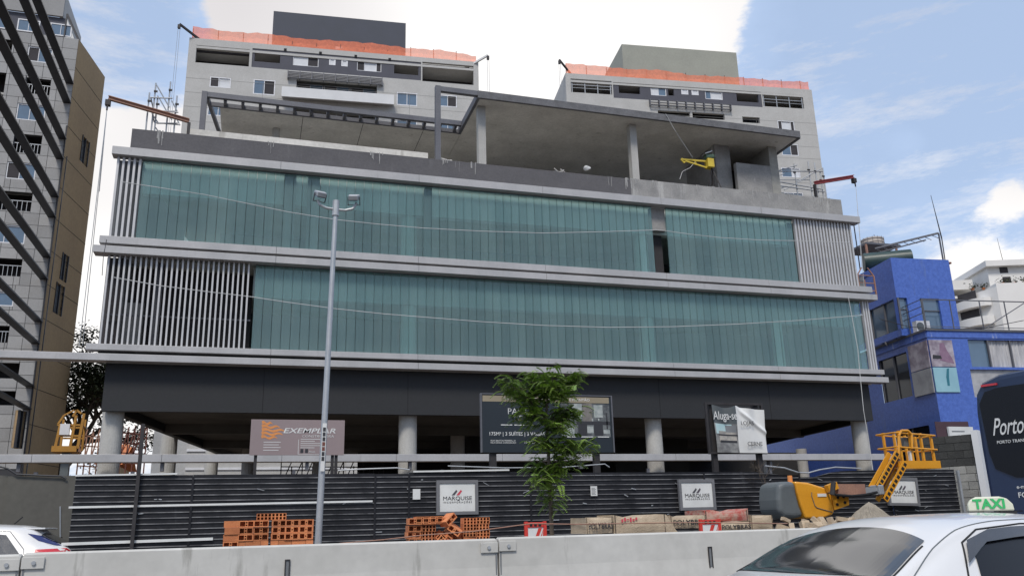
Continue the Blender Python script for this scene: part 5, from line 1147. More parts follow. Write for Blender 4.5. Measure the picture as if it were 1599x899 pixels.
# ================================================================== ROOF SCAFFOLDS, HOIST, DAVITS
def scaffold(Y, cols_, rails, zbase, lab, m=m_pole):
    """cols_ : (px, py_top) of the standards; rails : pixel pairs"""
    x0 = at(cols_[0][0], 200, Y).x; t = thing('scaffold', lab, 'scaffold', (x0, Y, zbase)); me = None
    for px, py in cols_:
        for d in (0, .9):
            p = at(px, py, Y+d); MB().tube((p.x-x0, d, 0), (p.x-x0, d, p.z-zbase), .028, 7).build('standard', m, t)
    mb = MB()
    for (ax, ay), (bx, by) in rails:
        p, q = at(ax, ay, Y-.04), at(bx, by, Y-.04); mb.tube((p.x-x0, -.05, p.z-zbase), (q.x-x0, -.05, q.z-zbase), .024, 6); mb.tube((p.x-x0, .95, p.z-zbase), (q.x-x0, .95, q.z-zbase), .024, 6)
    for (ax, ay), (bx, by) in rails[:2]:
        p = at(ax, ay, Y); mb.tube((p.x-x0, -.05, p.z-zbase), (p.x-x0, .95, p.z-zbase), .024, 6)
    mb.build('ledgers', m, t); 
    mb = MB()
    for px, py in cols_: p = at(px, py+14, Y); mb.box(p.x-x0-.06, p.x-x0+.06, -.08, -.03, p.z-zbase-.03, p.z-zbase+.03)
    mb.build('couplers', m_iron, t); return t
scaffold(29.4, [(234, 145), (244, 130), (247, 150), (267, 128), (277, 150)], [((236, 153), (270, 154)), ((237, 172), (279, 176)), ((245, 193), (278, 193)), ((245, 133), (265, 168)), ((269, 158), (277, 174)), ((239, 180), (248, 193))], 13.96, 'small tube scaffold on the left end of the terrace')
scaffold(29.9, [(1211, 262), (1240, 256), (1262, 252), (1272, 254), (1281, 268), (1285, 262)], [((1207, 270), (1245, 258)), ((1209, 283), (1285, 296)), ((1212, 268), (1285, 268)), ((1214, 290), (1288, 300)), ((1245, 284), (1284, 263)), ((1208, 300), (1225, 292))], 13.96, 'tube scaffold on the right end of the terrace')
def arm(Y, a, b, lab, m, wires, zbase, tail=None):
    p, q = at(*a, Y), at(*b, Y); t = thing('hoist_beam', lab, 'hoist arm', (q.x, Y, zbase), 0, 'steel hoist beams projecting over the building ends'); q2 = Vector((0, 0, q.z-zbase)); p2 = Vector((p.x-q.x, 0, p.z-zbase))
    mb = MB(); mb.beam(p2+Vector((0, 0, .06)), q2+Vector((0, 0, .06)), .14, .025); mb.beam(p2-Vector((0, 0, .06)), q2-Vector((0, 0, .06)), .14, .025); mb.beam(p2, q2, .025, .115); mb.build('beam', m, t)
    mb = MB(); mb.box(p2.x-.08, p2.x+.08, -.09, .09, p2.z-.3, p2.z-.1); mb.tube((p2.x, -.05, p2.z-.3), (p2.x, -.05, p2.z-.5), .03, 6); mb.build('pulley', m_iron, t); MB().box(-.05, .05, -.05, .05, 0, q2.z-.07).build('prop', m_iron, t)
    mb = MB()
    for (dx, py) in wires: w_ = at(a[0]+dx, py, Y); mb.tube((p2.x+.02*(dx > 0), -.05, p2.z-.45), (w_.x-q.x, -.05, w_.z-zbase), .011, 4)
    mb.build('wire', m_pole, t)
arm(29.2, (170, 153), (296, 189), 'rusty steel hoist beam pointing left off the terrace', m_ochre, ((-14, 300), (-45, 540), (-40, 540)), 13.96)
arm(29.2, (1333, 276), (1272, 286), 'red steel hoist beam pointing right off the terrace', mat('red_beam_paint', (.33, .05, .05), (.25, .04, .04), 4, .6), ((25, 560), (12, 420)), 13.96)
# yellow winch on its tripod
WY = 29.1; wn = thing('terrace_winch', 'yellow jib winch standing on black legs on the terrace', 'winch', (at(1112, 290, WY).x, WY, 13.96)); ox = wn.location.x
def q_(px, py, d=0): p = at(px, py, WY+d); return Vector((p.x-ox, d, p.z-13.96))
mb = MB(); mb.beam(q_(1064, 249), q_(1102, 252), .06, .07); mb.beam(q_(1066, 250), q_(1104, 262, .0), .05, .06); mb.beam(q_(1064, 248), q_(1070, 254), .05, .12); mb.beam(q_(1085, 251), q_(1088, 257), .04, .04); mb.build('jib', m_yel2, wn)
a = q_(1108, 256); MB().box(a.x-.14, a.x+.16, -.16, .16, a.z-.2, a.z+.2).build('gearbox', m_yel2, wn, bevel=.02)
a = q_(1108, 246); MB().tube((a.x-.2, 0, a.z+.0), (a.x+.18, 0, a.z+.05), .13, 14).build('motor', mat('motor_green', (.10, .16, .11), rough=.5), wn); a = q_(1103, 243); MB().beam((a.x-.15, -.05, a.z), (a.x+.2, -.05, a.z+.15), .3, .03).build('cover_plate', m_pole, wn)
for e in ((1100, 288, -.3), (1110, 290, .5), (1138, 290, -.3), (1118, 288, .2)): p = q_(e[0], e[1], e[2]); MB().beam(q_(1112, 262), (p.x, p.y, 0.02), .045, .045).build('leg', m_iron, wn)
MB().path([q_(1086, 253), q_(1078, 262), q_(1066, 268), q_(1062, 280)], .012, 5).build('hose', m_rope, wn)
p = at(1042, 180, 29.5); tag(MB().path([tuple(at(1040, 178, 28.25)), tuple(at(1055, 205, 28.4)), tuple(at(1082, 246, 29.0))], .014, 5).build('hanging_rope', m_rope), 'pale rope running from the pavilion roof edge down to the yellow winch', 'rope')
# debris on the terrace edge
p = at(917, 262, 28.4); db = thing('plastic_bag', 'crumpled white bag on the dark terrace parapet', 'bag', tuple(p-Vector((0, 0, .12)))); random.seed(3); bm = bmesh.new(); bmesh.ops.create_icosphere(bm, subdivisions=2, radius=.15)
for v in bm.verts: v.co *= random.uniform(.65, 1.15); v.co.z *= .8
me = bpy.data.meshes.new('bag'); bm.to_mesh(me); bm.free(); me.materials.append(m_pw); link('bag', me, db, loc=(0, 0, .1))
for px, py, w_, lab in ((870, 258, .35, 'small bundle of wire on the parapet left of the white bag'), (690, 247, .45, 'small rubble piece on the parapet at the foot of the steel post')):
    p = at(px, py, 28.4); t = thing('rubble', lab, 'rubble', (p.x, p.y, 14.63)); mb = MB()
    for k in range(7): a = random.uniform(0, 3); mb.beam((random.uniform(-w_, w_), 0, .02), (random.uniform(-w_, w_), random.uniform(-.1, .1), random.uniform(.02, .14)), .03, .03)
    o = mb.build('scrap', m_conc, t); o['kind'] = 'stuff'
# cables drawn across the facade
def cable(name, Y, pts, r, m, lab, cat='cable', grp=None): tag(MB().path([tuple(at(x, y, Y)) for x, y in pts], r, 5).build(name, m), lab, cat, grp)
cable('facade_rope', 27.45, [(190, 284), (320, 304), (450, 331), (525, 343), (590, 350), (659, 356), (750, 361), (850, 364), (940, 362), (1029, 359), (1080, 366), (1125, 371), (1190, 375), (1249, 376), (1328, 379)], .013, m_rope, 'pale rope sagging across the upper glass storey')
cable('facade_rope', 27.45, [(178, 433), (250, 446), (330, 456), (390, 463), (450, 472), (525, 482), (600, 490), (750, 502), (850, 508), (950, 511), (1050, 510), (1150, 506), (1250, 500), (1348, 492)], .013, m_rope, 'pale rope sagging across the lower glass storey')
cable('hanging_rope', 27.3, [(1324, 458), (1332, 500), (1340, 545), (1343, 580), (1349, 640), (1357, 690), (1363, 733)], .013, m_rope, 'pale rope hanging down the right end of the lower glass storey', 'rope')
cable('power_cable', 22, [(1599, 500), (1540, 512), (1480, 514), (1420, 510), (1374, 498)], .012, m_iron, 'dark overhead cable crossing in front of the blue building')
cable('hanging_rope', 26.9, [(167, 374), (162, 400), (160, 430)], .011, m_iron, 'short dark rope end hanging at the left end of the glass storeys', 'rope')
# ================================================================== BOOM LIFT
LY = 15.2; lf_ = thing('boom_lift', 'yellow boom lift with grey rear body, raised railed basket over the hoarding', 'boom lift', (at(1255, 800, LY).x, LY, 0)); ox = lf_.location.x
def g_(px, py, d=0): p = at(px, py, LY+d); return Vector((p.x-ox, d, p.z))
def sidebody(name, pts, d0, d1, m, bev=.06, par=lf_):
    P = [g_(x, y) for x, y in pts]; mb = MB(); n = len(P); k = 0
    mb.v = [(p.x, d0, p.z) for p in P]+[(p.x, d1, p.z) for p in P]; mb.f = [tuple(range(n)), tuple(n+i for i in reversed(range(n)))]+[(i, n+i, n+(i+1) % n, (i+1) % n) for i in range(n)]; mb.mi = [0]*len(mb.f)
    o = mb.build(name, m, par); b = o.modifiers.new('bevel', 'BEVEL'); b.width = bev; b.segments = 4; b.limit_method = 'ANGLE'; b.angle_limit = R(40); return o
sidebody('counterweight', [(1216, 755), (1226, 751), (1243, 751), (1246, 770), (1251, 790), (1258, 806), (1243, 809), (1226, 807), (1217, 799), (1215, 780)], 0, .75, m_grey, .10)
sidebody('engine_cowl', [(1241, 751), (1262, 753), (1288, 761), (1295, 770), (1303, 797), (1301, 803), (1285, 809), (1258, 809), (1251, 790), (1245, 770)], -.02, .77, m_yel, .10)
mb = MB(); mb.path([g_(x, y, -.03) for x, y in ((1268, 768), (1268, 774), (1273, 789), (1276, 792), (1300, 799))], .008, 5); mb.build('cowl_seam', m_grey, lf_)
a, b = g_(1277, 774, -.02), g_(1290, 770, -.02); B('maker_plate', m_pw, lf_, a.x, b.x, -.034, -.021, b.z-.06, b.z)
a = g_(1248, 750); MB().tube((a.x, .3, a.z-.02), (a.x, .3, a.z+.12), .05, 12).build('beacon', m_por, lf_)
sidebody('turntable_plate', [(1299, 770), (1320, 769), (1326, 771), (1327, 788), (1313, 793), (1304, 796)], -.0, .05, m_yel, .01); 
for px, py in ((1309, 776), (1318, 775), (1320, 784), (1308, 787)): a = g_(px, py, -.01); MB().tube((a.x, -.02, a.z), (a.x, -.002, a.z), .03, 10).build('plate_bolt', m_black, lf_)
sidebody('turntable_plate', [(1299, 770), (1320, 769), (1326, 771), (1327, 788), (1313, 793), (1304, 796)], .35, .40, m_yel, .01); B('stripe', m_iron, lf_, g_(1303, 0).x, g_(1322, 0).x, -.459, -.451, g_(1310, 790).z, g_(1310, 786).z) if False else None
MB().beam(g_(1292, 763, -.1), g_(1306, 757, -.1), .12, .14).build('boom_hinge', m_yel, lf_); MB().tube(g_(1300, 772, -.3), g_(1302, 752, -.3), .05, 8).build('slew_cylinder', m_iron, lf_)
MB().beam(g_(1303, 764), g_(1346, 764), .24, .22).build('main_boom', m_ochre, lf_); MB().beam(g_(1303, 758, -.05), g_(1350, 758, -.05), .1, .06).build('boom_cover', m_iron, lf_); MB().beam(g_(1346, 765), g_(1372, 767), .18, .14).build('boom_extension', m_pole, lf_); MB().path([g_(1305, 772, -.15), g_(1330, 774, -.15), g_(1352, 772, -.15), g_(1370, 768, -.15)], .03, 6).build('hose', m_black, lf_)
MB().box(g_(1365, 0).x if False else g_(1366, 766).x, g_(1374, 766).x, -.15, .15, g_(1370, 772).z, g_(1370, 757).z).build('knuckle', m_pole, lf_, bevel=.02)
# parallel jib: two perforated arms
J0, J1 = g_(1372, 760, -.1), g_(1402, 706, -.1); dv = (J1-J0).normalized(); nv = Vector((-dv.z, 0, dv.x))
for k, off in enumerate((-.0, -.27)):
    a, b = J0+nv*off+(dv*(-.12) if k else Vector()), J1+nv*off
    if k: b = b-dv*.05
    mb = MB(); mb.beam(a, b, .03, .13); mb.build('jib_arm', m_yel, lf_); mb = MB(); mb.beam(a+Vector((0, .24, 0)), b+Vector((0, .24, 0)), .03, .10); mb.build('jib_arm', m_yel, lf_)
    n = 9
    for i in range(n): c = a.lerp(b, (i+.5)/n); MB().beam(c-dv*.035+Vector((0, -.018, 0)), c+dv*.035+Vector((0, -.018, 0)), .004, .07).build('warning_stripe', m_black, lf_)
MB().beam(J0+nv*-.13-dv*.1+Vector((0, .12, 0)), J1+nv*-.13+Vector((0, .12, 0)), .07, .07).build('jib_cylinder', m_rust, lf_)
# basket
bx0, bx1 = g_(1402, 725).x, g_(1468, 725).x; bzf = g_(1435, 731).z; bzt = g_(1435, 719).z; bh = g_(1430, 675).z; bd = .5
bk_ = MB(); tb = .022
o = B('toe_board', m_yel, lf_, bx0, bx1, -.03, .0, bzf, bzt); B('toe_board', m_yel, lf_, bx0, bx1, bd-.03, bd, bzf, bzt); B('basket_floor', m_yel, lf_, bx0, bx1, .001, bd-.031, bzf, bzf+.03)
bm_ = m_yel
for px, top in ((1406, 672), (1423, 674), (1440, 676), (1456, 678)):
    x = g_(px+1, 700).x
    for y in (0, bd-.03): MB().box(x-tb, x+tb, y-.015+.0, y+.035, bzt, g_(px, top).z).build('basket_post', m_yel, lf_)
for z in (g_(1430, 677).z, g_(1430, 699).z):
    mb = MB(); mb.tube((g_(1402, 0).x if False else bx0-.0, -.045, z+.02), (bx1-.05, -.045, z-.04), .019, 8); mb.tube((bx0, bd+.03, z+.02), (bx1-.05, bd+.03, z-.04), .019, 8); mb.tube((bx1-.05, -.045, z-.04), (bx1-.05, bd+.03, z-.04), .019, 8); mb.tube((bx0, -.045, z+.02), (bx0, bd+.03, z+.02), .019, 8); mb.build('basket_rail', m_yel, lf_)
MB().path([g_(1404, 716, -.06), g_(1404, 680, -.06), g_(1408, 672, -.06), g_(1418, 672, -.06), g_(1424, 678, -.06), g_(1425, 700, -.06)], .028, 8).build('control_hoop', m_yel, lf_)
a = g_(1415, 690, .1); MB().box(a.x-.09, a.x+.1, .05, .25, a.z-.1, a.z+.1).build('control_box', m_grey, lf_, bevel=.01); MB().box(a.x-.03, a.x+.06, .0, .06, a.z-.4, a.z-.2).build('paper_pouch', m_pw, lf_)
B('chassis', m_grey, lf_, -1.0, 1.3, -.8, .8, .45, 1.15)
wme = MB(); wme.tube((0, -.15, 0), (0, .15, 0), .43, 28); wm = wme.mesh('wheel', m_rubber)
for x in (-.75, 1.1):
    for y in (-.95, .95): o = link('wheel', wm, lf_, loc=(x, y, .43)); MB().tube((0, -.155, 0), (0, .155, 0), .2, 16).build('hub', m_yel, o)
pv = thing('rubble_heap', 'low heap of grey sacking and rubble below the boom lift body', 'rubble heap', (g_(1215, 806).x+ox, 14.0, 0)); random.seed(12); mb = MB()
for k in range(46):
    c = Vector((random.uniform(-.8, .8), random.uniform(-.3, .3), 1.18+random.uniform(0, .30)*(1-abs(random.uniform(-1, 1))*.4))); s = random.uniform(.06, .15); ang = random.uniform(0, 3.1); d = Vector((math.cos(ang), random.uniform(-.4, .4), math.sin(ang)*.4)).normalized(); mb.beam(c-d*s, c+d*s, s*1.1, s*.8)
o = mb.build('rubble', m_sack, pv); o['kind'] = 'stuff'; mb = MB(); mb.prism([(-1.3, -.7), (1.3, -.7), (1.3, .7), (-1.3, .7)], 0, 1.16); mb.build('heap_base', m_earth, pv)
# ================================================================== CARS
def interp(tab, x, k):
    if x <= tab[0][0]: return tab[0][k]
    for a, b in zip(tab, tab[1:]):
        if x <= b[0]:
            t = (x-a[0])/(b[0]-a[0]); i = tab.index(a); p = tab[max(i-1, 0)]; q = tab[min(i+2, len(tab)-1)]
            m0 = (b[k]-p[k])/(b[0]-p[0]) if b[0] > p[0] else 0; m1 = (q[k]-a[k])/(q[0]-a[0]); h = b[0]-a[0]; dl = (b[k]-a[k])/h
            if dl == 0: m0 = m1 = 0
            else: m0 = max(0, min(m0/dl, 3))*dl if m0*dl > 0 else 0; m1 = max(0, min(m1/dl, 3))*dl if m1*dl > 0 else 0
            t2, t3 = t*t, t*t*t
            return (2*t3-3*t2+1)*a[k]+(t3-2*t2+t)*h*m0+(-2*t3+3*t2)*b[k]+(t3-t2)*h*m1
    return tab[-1][k]
class CarShape:
    """stations: x, half width at belt, belt height, roof edge half width, roof edge height, crown height"""
    def __init__(s, st): s.st = st
    def sec(s, x, n=28):
        kx = round(x, 4)
        if not hasattr(s, 'cache'): s.cache = {}
        if kx in s.cache: return s.cache[kx]
        s.cache[kx] = s._sec(x); return s.cache[kx]
    def _sec(s, x):
        wb, zb_, wr, zr, zc = [interp(s.st, x, k) for k in range(1, 6)]
        key = [(wb*.90, .22), (wb*.985, .36), (wb, .62), (wb*.985, zb_-.06), (wb*.955, zb_), (wr+(wb*.955-wr)*.42, zb_+(zr-zb_)*.62), (wr+.035, zr-.055), (wr-.02, zr), (wr*.7, zr+(zc-zr)*.62), (wr*.35, zr+(zc-zr)*.93), (0, zc)]
        out = []; N_ = len(key)
        for i in range(N_-1):
            p0, p1, p2, p3 = key[max(i-1, 0)], key[i], key[i+1], key[min(i+2, N_-1)]
            for q in range(8):
                t = q/8; out.append(tuple(.5*((2*p1[c])+(-p0[c]+p2[c])*t+(2*p0[c]-5*p1[c]+4*p2[c]-p3[c])*t*t+(-p0[c]+3*p1[c]-3*p2[c]+p3[c])*t**3) for c in (0, 1)))
        out.append(key[-1]); return out
    def y(s, x, z):
        sc = s.sec(x)
        for a, b in zip(sc, sc[1:]):
            if min(a[1], b[1]) <= z <= max(a[1], b[1]) and b[1] != a[1] and a[1] > .3: t = (z-a[1])/(b[1]-a[1]); return a[0]+(b[0]-a[0])*t
        return sc[-3][0]
    def z(s, x, y):
        sc = s.sec(x)[::-1]; y = abs(y)
        for a, b in zip(sc, sc[1:]):
            if a[0] <= y <= b[0]: t = (y-a[0])/max(1e-6, b[0]-a[0]); return a[1]+(b[1]-a[1])*t
        return sc[-1][1]
    def body(s, par, m, nx=90):
        x0, x1 = s.st[0][0], s.st[-1][0]; mb = MB(); secs = [(x0+(x1-x0)*i/nx) for i in range(nx+1)]
        rows = []
        for x in secs: h = s.sec(x); rows.append([(x, -p[0], p[1]) for p in h]+[(x, p[0], p[1]) for p in h[::-1][1:]])
        n = len(rows[0])
        for r_ in rows: mb.v += r_
        for i in range(nx):
            for j in range(n-1): mb.f.append((i*n+j, (i+1)*n+j, (i+1)*n+j+1, i*n+j+1)); mb.mi.append(0)
        mb.f.append(tuple(range(n))); mb.mi.append(0); mb.f.append(tuple(nx*n+j for j in reversed(range(n)))); mb.mi.append(0)
        return mb.build('body', m, par, smooth=True)
    def top_glass(s, par, name, m, xa, xb, wa, wb_, bow=0., off=.006, nu=36, nv=36):
        mb = MB(); g = []
        for i in range(nu+1):
            t = i/nu; r_ = []
            for j in range(nv+1):
                v = -1+2*j/nv; w_ = wa+(wb_-wa)*t; x = xa+(xb-xa)*t+bow*v*v*(1-2*t); y = v*w_; r_.append((x, y, s.z(x, y)+off))
            g.append(r_)
        for i in range(nu):
            for j in range(nv): mb.poly([g[i][j], g[i+1][j], g[i+1][j+1], g[i][j+1]])
        o = mb.build(name, m, par, smooth=True); return o
    def side_glass(s, par, name, m, top, bot, sgn, off=.006, n=18):
        mb = MB(); g = []; x0, x1 = top[0][0], top[-1][0]
        def L2(c, t): 
            x = c[0][0]+(c[-1][0]-c[0][0])*t
            for a, b in zip(c, c[1:]):
                if x <= b[0]+1e-9: q = (x-a[0])/(b[0]-a[0]); return x, a[1]+(b[1]-a[1])*q
            return c[-1]
        for i in range(n+1):
            t = i/n; (xt, zt_), (xb, zb_) = L2(top, t), L2(bot, t); r_ = []
            for j in range(9): q = j/8; x = xb+(xt-xb)*q; z = zb_+(zt_-zb_)*q; r_.append((x, sgn*(s.y(x, z)+off), z))
            g.append(r_)
        for i in range(n):
            for j in range(8): mb.poly([g[i][j], g[i+1][j], g[i+1][j+1], g[i][j+1]])
        return mb.build(name, m, par, smooth=True)
    def line_side(s, par, name, pts, sgn, r=.005, m=None):
        P = []
        for (xa, za), (xb, zb_) in zip(pts, pts[1:]):
            for q in range(6): t = q/6; x, z = xa+(xb-xa)*t, za+(zb_-za)*t; P.append((x, sgn*(s.y(x, z)+.001), z))
        MB().path(P, r, 5).build(name, m or m_rubber, par)
    def line_top(s, par, name, pts, r=.005, m=None):
        P = []
        for (xa, ya), (xb, yb) in zip(pts, pts[1:]):
            for q in range(8): t = q/8; x, y = xa+(xb-xa)*t, ya+(yb-ya)*t; P.append((x, y, s.z(x, y)+.001))
        MB().path(P, r, 5).build(name, m or m_rubber, par)
def wheels(par, xs, half, r_=.31):
    for x in xs:
        for sg_ in (-1, 1):
            o = MB().tube((x, sg_*(half-.2), r_), (x, sg_*(half+.005), r_), r_, 36).build('wheel', m_rubber, par); MB().tube((x, sg_*(half+.006), r_), (x, sg_*(half+.02), r_), r_*.62, 24).build('rim', m_pole, o)
            MB().tube((x, sg_*(half-.25), r_+.02), (x, sg_*(half-.004), r_+.02), r_+.05, 36).build('wheel_arch', m_black, par)
tx = thing('taxi', 'white taxi sedan with green lettered roof sign in the right foreground', 'taxi', (4.78, 4.985, .0), R(11.1))
ts_ = CarShape([(-2.36, .70, .80, .55, .88, .91), (-2.28, .76, .92, .60, 1.01, 1.045), (-2.05, .82, .97, .64, 1.075, 1.115), (-1.75, .85, .985, .645, 1.105, 1.15), (-1.52, .865, .99, .635, 1.15, 1.195), (-1.15, .87, .985, .60, 1.30, 1.345), (-.82, .875, .98, .575, 1.405, 1.462), (-.45, .875, .975, .57, 1.44, 1.492), (.1, .875, .965, .57, 1.445, 1.50), (.55, .875, .955, .575, 1.41, 1.455), (.95, .87, .945, .60, 1.27, 1.32), (1.45, .86, .92, .66, 1.0, 1.06), (2.0, .82, .84, .62, .86, .92), (2.25, .74, .72, .55, .74, .78), (2.32, .66, .62, .5, .64, .66)])
ts_.body(tx, m_white)
ts_.top_glass(tx, 'rear_window', m_cglass, -1.62, -.96, .60, .53, .11)
ts_.top_glass(tx, 'windscreen', m_cglass, 1.40, .62, .66, .56, -.10)
for sg_ in (-1, 1):
    ts_.side_glass(tx, 'side_window', m_bglass, [(-.78, 1.35), (-.35, 1.395), (.0, 1.40)], [(-1.0, 1.0), (-.35, .985), (.02, .98)], sg_); ts_.side_glass(tx, 'side_window', m_bglass, [(.07, 1.40), (.45, 1.385), (.62, 1.35)], [(.09, .98), (.6, .975), (1.25, .97)], sg_)
    ts_.line_side(tx, 'door_seam', [(-.96, .30), (-.99, .65), (-1.10, .96), (-1.03, 1.12), (-.86, 1.33), (-.66, 1.40), (-.2, 1.425), (.5, 1.405), (.75, 1.33), (1.3, 1.0)], sg_, .006); ts_.line_side(tx, 'door_seam', [(.045, 1.42), (.06, .95), (.05, .3)], sg_)
    ts_.side_glass(tx, 'rain_visor', mat('smoked_visor', (.05, .05, .055), rough=.15, coat=.5), [(-.84, 1.345), (-.6, 1.40), (-.35, 1.412), (.0, 1.415), (.45, 1.40), (.62, 1.365)], [(-.96, 1.22), (-.7, 1.33), (-.35, 1.352), (.0, 1.355), (.45, 1.335), (.68, 1.29)], sg_, .03)
    ts_.line_top(tx, 'roof_seam', [(-1.80, sg_*.72), (-1.5, sg_*.675), (-1.1, sg_*.60), (-.82, sg_*.565), (-.4, sg_*.54), (.1, sg_*.535), (.62, sg_*.55)], .004, m_grey)
    o = MB().box(-2.29, -2.17, sg_*.45, sg_*.70, .74, .90).build('tail_light', m_red, tx, bevel=.02); B('door_handle', m_white, tx, -.75, -.58, sg_*.873, sg_*.90, .86, .885); B('mirror', m_white, tx, 1.02, 1.15, sg_*.9, sg_*1.06, .98, 1.10, bevel=.02); B('headlight', m_wglass, tx, 2.1, 2.24, sg_*.5, sg_*.72, .62, .72)
ts_.line_top(tx, 'boot_seam', [(-1.80, -.66), (-1.84, -.3), (-1.85, 0), (-1.84, .3), (-1.80, .66)], .005, m_grey)
for a, b in (((-1.51, -.61), (-1.07, -.545)), ((-1.51, .61), (-1.07, .545))): ts_.line_top(tx, 'glass_trim', [a, b], .006)
B('number_plate', m_pw, tx, -2.325, -2.305, -.2, .2, .52, .64); wheels(tx, (-1.35, 1.4), .86)
sg = thing('taxi_sign', 'cream TAXI roof sign with green letters on the taxi roof', 'taxi sign', (0, 0, 0)); SP = at(1547, 801, 5.05)
sg.location = (SP.x, SP.y, SP.z-.006); sg.rotation_euler = (0, 0, R(-29)); hw, hh = .155, .105; n = 10; prof = [(-hw, 0), (-hw, .055), (-hw+.02, .085), (-hw+.06, hh), (hw-.09, hh), (hw-.04, .09), (hw-.005, .05), (hw, 0)]
mb = MB(); k = len(prof); mb.v = [(x, -.045, z+.02) for x, z in prof]+[(x*.9, .045, z*.9+.02) for x, z in prof]; mb.f = [tuple(range(k)), tuple(k+i for i in reversed(range(k)))]+[(i, k+i, k+(i+1) % k, (i+1) % k) for i in range(k)]; mb.mi = [0]*len(mb.f); mb.build('sign_body', mat('cream_plastic', (.62, .62, .50), (.56, .56, .44), 4, .4), sg, bevel=.012)
B('sign_base', m_rubber, sg, -hw-.006, hw+.006, -.055, .055, -.0, .018); text('lettering', 'TAXI', .092, m_grn, sg, (-.012, -.049, .042), align='CENTER', bold=.035, sx=1.05)
# white crossover at the left
wc = thing('white_hatchback', 'white hatchback seen over the barrier at the left edge, red tail light', 'car', (at(96, 860, 12.6).x-2.05, 13.4, 0), math.pi)
wc.location.x = at(97, 858, 16.6).x-2.0; wc.location.y = 17.5; wc.location.z = .07; wc.scale = (1.02, 1.02, 1.02)
cs = CarShape([(-2.08, .62, 1.0, .42, 1.12, 1.14), (-2.0, .74, 1.12, .55, 1.19, 1.22), (-1.85, .80, 1.14, .58, 1.26, 1.30), (-1.6, .84, 1.10, .58, 1.38, 1.43), (-1.42, .86, 1.03, .57, 1.50, 1.55), (-1.1, .87, 1.02, .58, 1.55, 1.60), (-.3, .88, 1.0, .59, 1.58, 1.635), (.4, .88, .98, .58, 1.55, 1.60), (.8, .88, .97, .6, 1.42, 1.47), (1.3, .87, .96, .66, 1.08, 1.14), (1.8, .83, .88, .62, .93, .98), (2.05, .7, .7, .5, .75, .8)])
cs.body(wc, m_white, 70)
for sg_ in (-1, 1):
    cs.side_glass(wc, 'side_window', m_cglass, [(-1.05, 1.44), (-.6, 1.50), (-.1, 1.51)], [(-1.32, 1.12), (-.6, 1.07), (-.1, 1.05)], sg_); cs.side_glass(wc, 'side_window', m_cglass, [(-.04, 1.51), (.35, 1.48), (.6, 1.42)], [(-.04, 1.05), (.5, 1.03), (1.1, 1.02)], sg_)
    cs.line_side(wc, 'door_seam', [(-1.15, .5), (-1.42, .95), (-1.36, 1.2), (-1.1, 1.49), (-.5, 1.53), (.3, 1.52)], sg_); cs.line_side(wc, 'window_bar', [(-1.0, 1.10), (-.86, 1.46)], sg_, .010)
    mb = MB(); g = []
    for i in range(9):
        x = -2.03+.50*i/8; r_ = [(x, sg_*(cs.y(x, z)+.008), z) for z in (1.10+.02*i/8, 1.16, 1.205-.012*i/8)]; g.append(r_)
    for i in range(8):
        for j in range(2): mb.poly([g[i][j], g[i+1][j], g[i+1][j+1], g[i][j+1]])
    mb.build('tail_light', m_red, wc)
    cs.side_glass(wc, 'rear_quarter_glass', mat('blue_glass', (.02, .03, .14), (.015, .02, .10), 2, .06, coat=.5), [(-1.62, 1.40), (-1.45, 1.44), (-1.36, 1.455)], [(-1.90, 1.24), (-1.8, 1.25), (-1.55, 1.33)], sg_, .007, 8)
cs.top_glass(wc, 'rear_window', m_cglass, -1.98, -1.56, .50, .54, 0, .008)
mb = MB(); g = [(-1.62+.0, y, cs.z(-1.40, y)+.01) for y in (-.52, 0, .52)]; mb.prism([(-1.60, -.50), (-1.30, -.55), (-1.30, .55), (-1.60, .50)], 1.515, 1.545); mb.build('roof_spoiler', m_white, wc, bevel=.018); MB().tube((-1.0, 0, 1.62), (-1.12, 0, 1.74), .012, 5).build('aerial', m_rubber, wc); wheels(wc, (-1.3, 1.25), .87)
# ================================================================== COACH
ba = R(-72); bs = thing('coach', 'dark blue coach seen from behind at the right edge with white script lettering', 'bus', (9.985, 9.74, 0), ba)   # local x runs along the rear face to the right
W_, H_ = 2.5, 3.42
prof = [(0, .35), (.0, 2.4), (.015, 2.9), (.05, 3.15), (.16, 3.31), (.4, 3.39), (W_/2, 3.43), (W_-.4, 3.39), (W_-.16, 3.31), (W_-.05, 3.15), (W_-.015, 2.9), (W_, 2.4), (W_, .35)]
mb = MB(); k = len(prof); ys = [0.09, .0, -.02, .02, .3, 1, 5, 11]
lay = [(0.10, .93), (.03, .985), (.0, 1.0), (.0, 1.0), (11.5, 1.0)]
lay = [(.06, .965), (.015, .99), (.06, 1.0), (11.5, 1.0)]
lay = [(.0, .95), (.012, .98), (.05, .995), (.12, 1.0), (11.5, 1.0)]
for y, s in lay:
    for x, z in prof: mb.v.append((W_/2+(x-W_/2)*s, y, 1.7+(z-1.7)*(s if z > 1.7 else 1)))
for i in range(len(lay)-1):
    for j in range(k): q = (j+1) % k; mb.f.append((i*k+j, i*k+q, (i+1)*k+q, (i+1)*k+j)); mb.mi.append(0)
mb.f.append(tuple(range(k))); mb.mi.append(0); mb.f.append(tuple((len(lay)-1)*k+j for j in reversed(range(k)))); mb.mi.append(0)
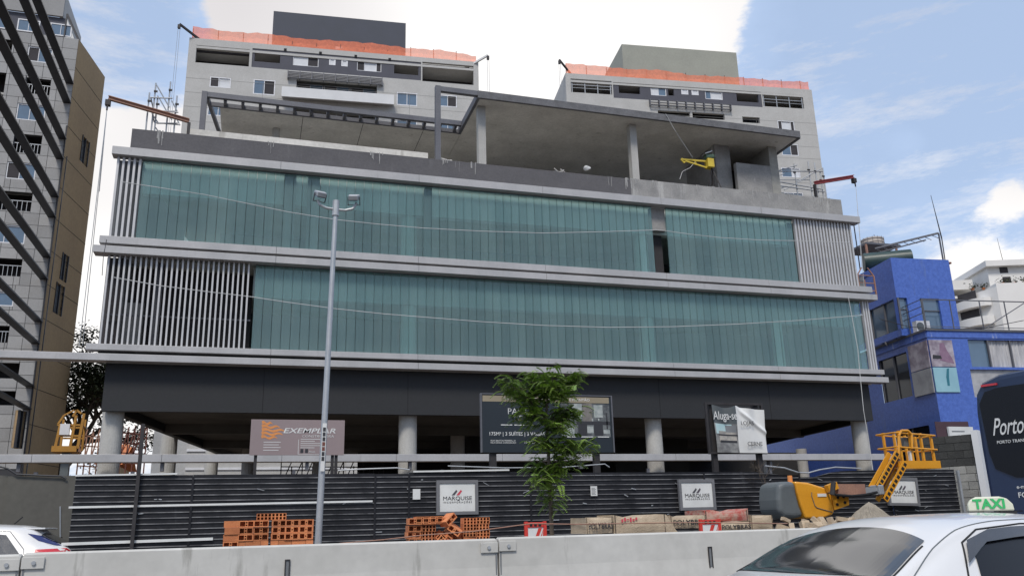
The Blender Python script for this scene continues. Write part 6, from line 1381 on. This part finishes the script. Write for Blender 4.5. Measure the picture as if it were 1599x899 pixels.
mb.build('body', m_bus, bs, smooth=False)
mb = MB(); rw = [(.12, 2.30), (.17, 2.08), (.42, 1.95), (W_-.55, 1.92), (W_-.3, 1.98), (W_-.16, 2.18), (W_-.12, 3.0), (W_-.2, 3.16), (W_-.4, 3.2), (.4, 3.2), (.2, 3.16), (.10, 3.0)]
mb.poly([(x, -.016, z) for x, z in rw]); mb.poly([(x, -.002, z) for x, z in reversed(rw)]); 
n = len(rw)
for i in range(n): j = (i+1) % n; mb.poly([(rw[i][0], -.016, rw[i][1]), (rw[j][0], -.016, rw[j][1]), (rw[j][0], -.002, rw[j][1]), (rw[i][0], -.002, rw[i][1])])
mb.build('rear_window', m_bglass, bs)
for x in (.17, .80, W_-1.1, W_-.5): B('marker_lamp', m_red, bs, x, x+.22, -.03, .02, 3.235, 3.265)
text('lettering', 'Porto', .34, m_pw, bs, (.21, -.024, 2.54), shear=.5, bold=.004, fit=.43); text('small_lettering', 'PORTO TRANSPORTE', .06, m_pw, bs, (.25, -.024, 2.42), shear=.1, bold=.004, fit=.56)
text('small_lettering', 'e-mail: porto', .07, m_pw, bs, (.40, -.008, 1.80), bold=.004); text('lettering', 'FONE:', .10, m_pw, bs, (.40, -.008, 1.68), bold=.01)
B('engine_lid_line', m_black, bs, .42, W_-.4, -.006, -.001, 1.44, 1.455); B('engine_lid_line', m_black, bs, .08, .42, -.006, -.001, 1.50, 1.512); B('engine_lid', mat('bus_grille', (.006, .014, .04), rough=.4), bs, .40, W_-.4, -.008, -.001, 1.35, 1.44)
for x in (.08, W_-.2): B('tail_light', m_red, bs, x, x+.12, -.02, .02, .9, 1.3)
B('bumper', m_bus, bs, .03, W_-.03, -.09, .02, .38, .72, bevel=.04)
for y in (2.6, 3.9, 9.0):
    for x in (.02, W_-.32): MB().tube((x, y, .5), (x+.3, y, .5), .5, 32).build('wheel', m_rubber, bs)
for k in range(6): B('side_window', m_cglass, bs, -.006, .0, 1.0+k*1.65, 2.55+k*1.65, 1.95, 2.95)
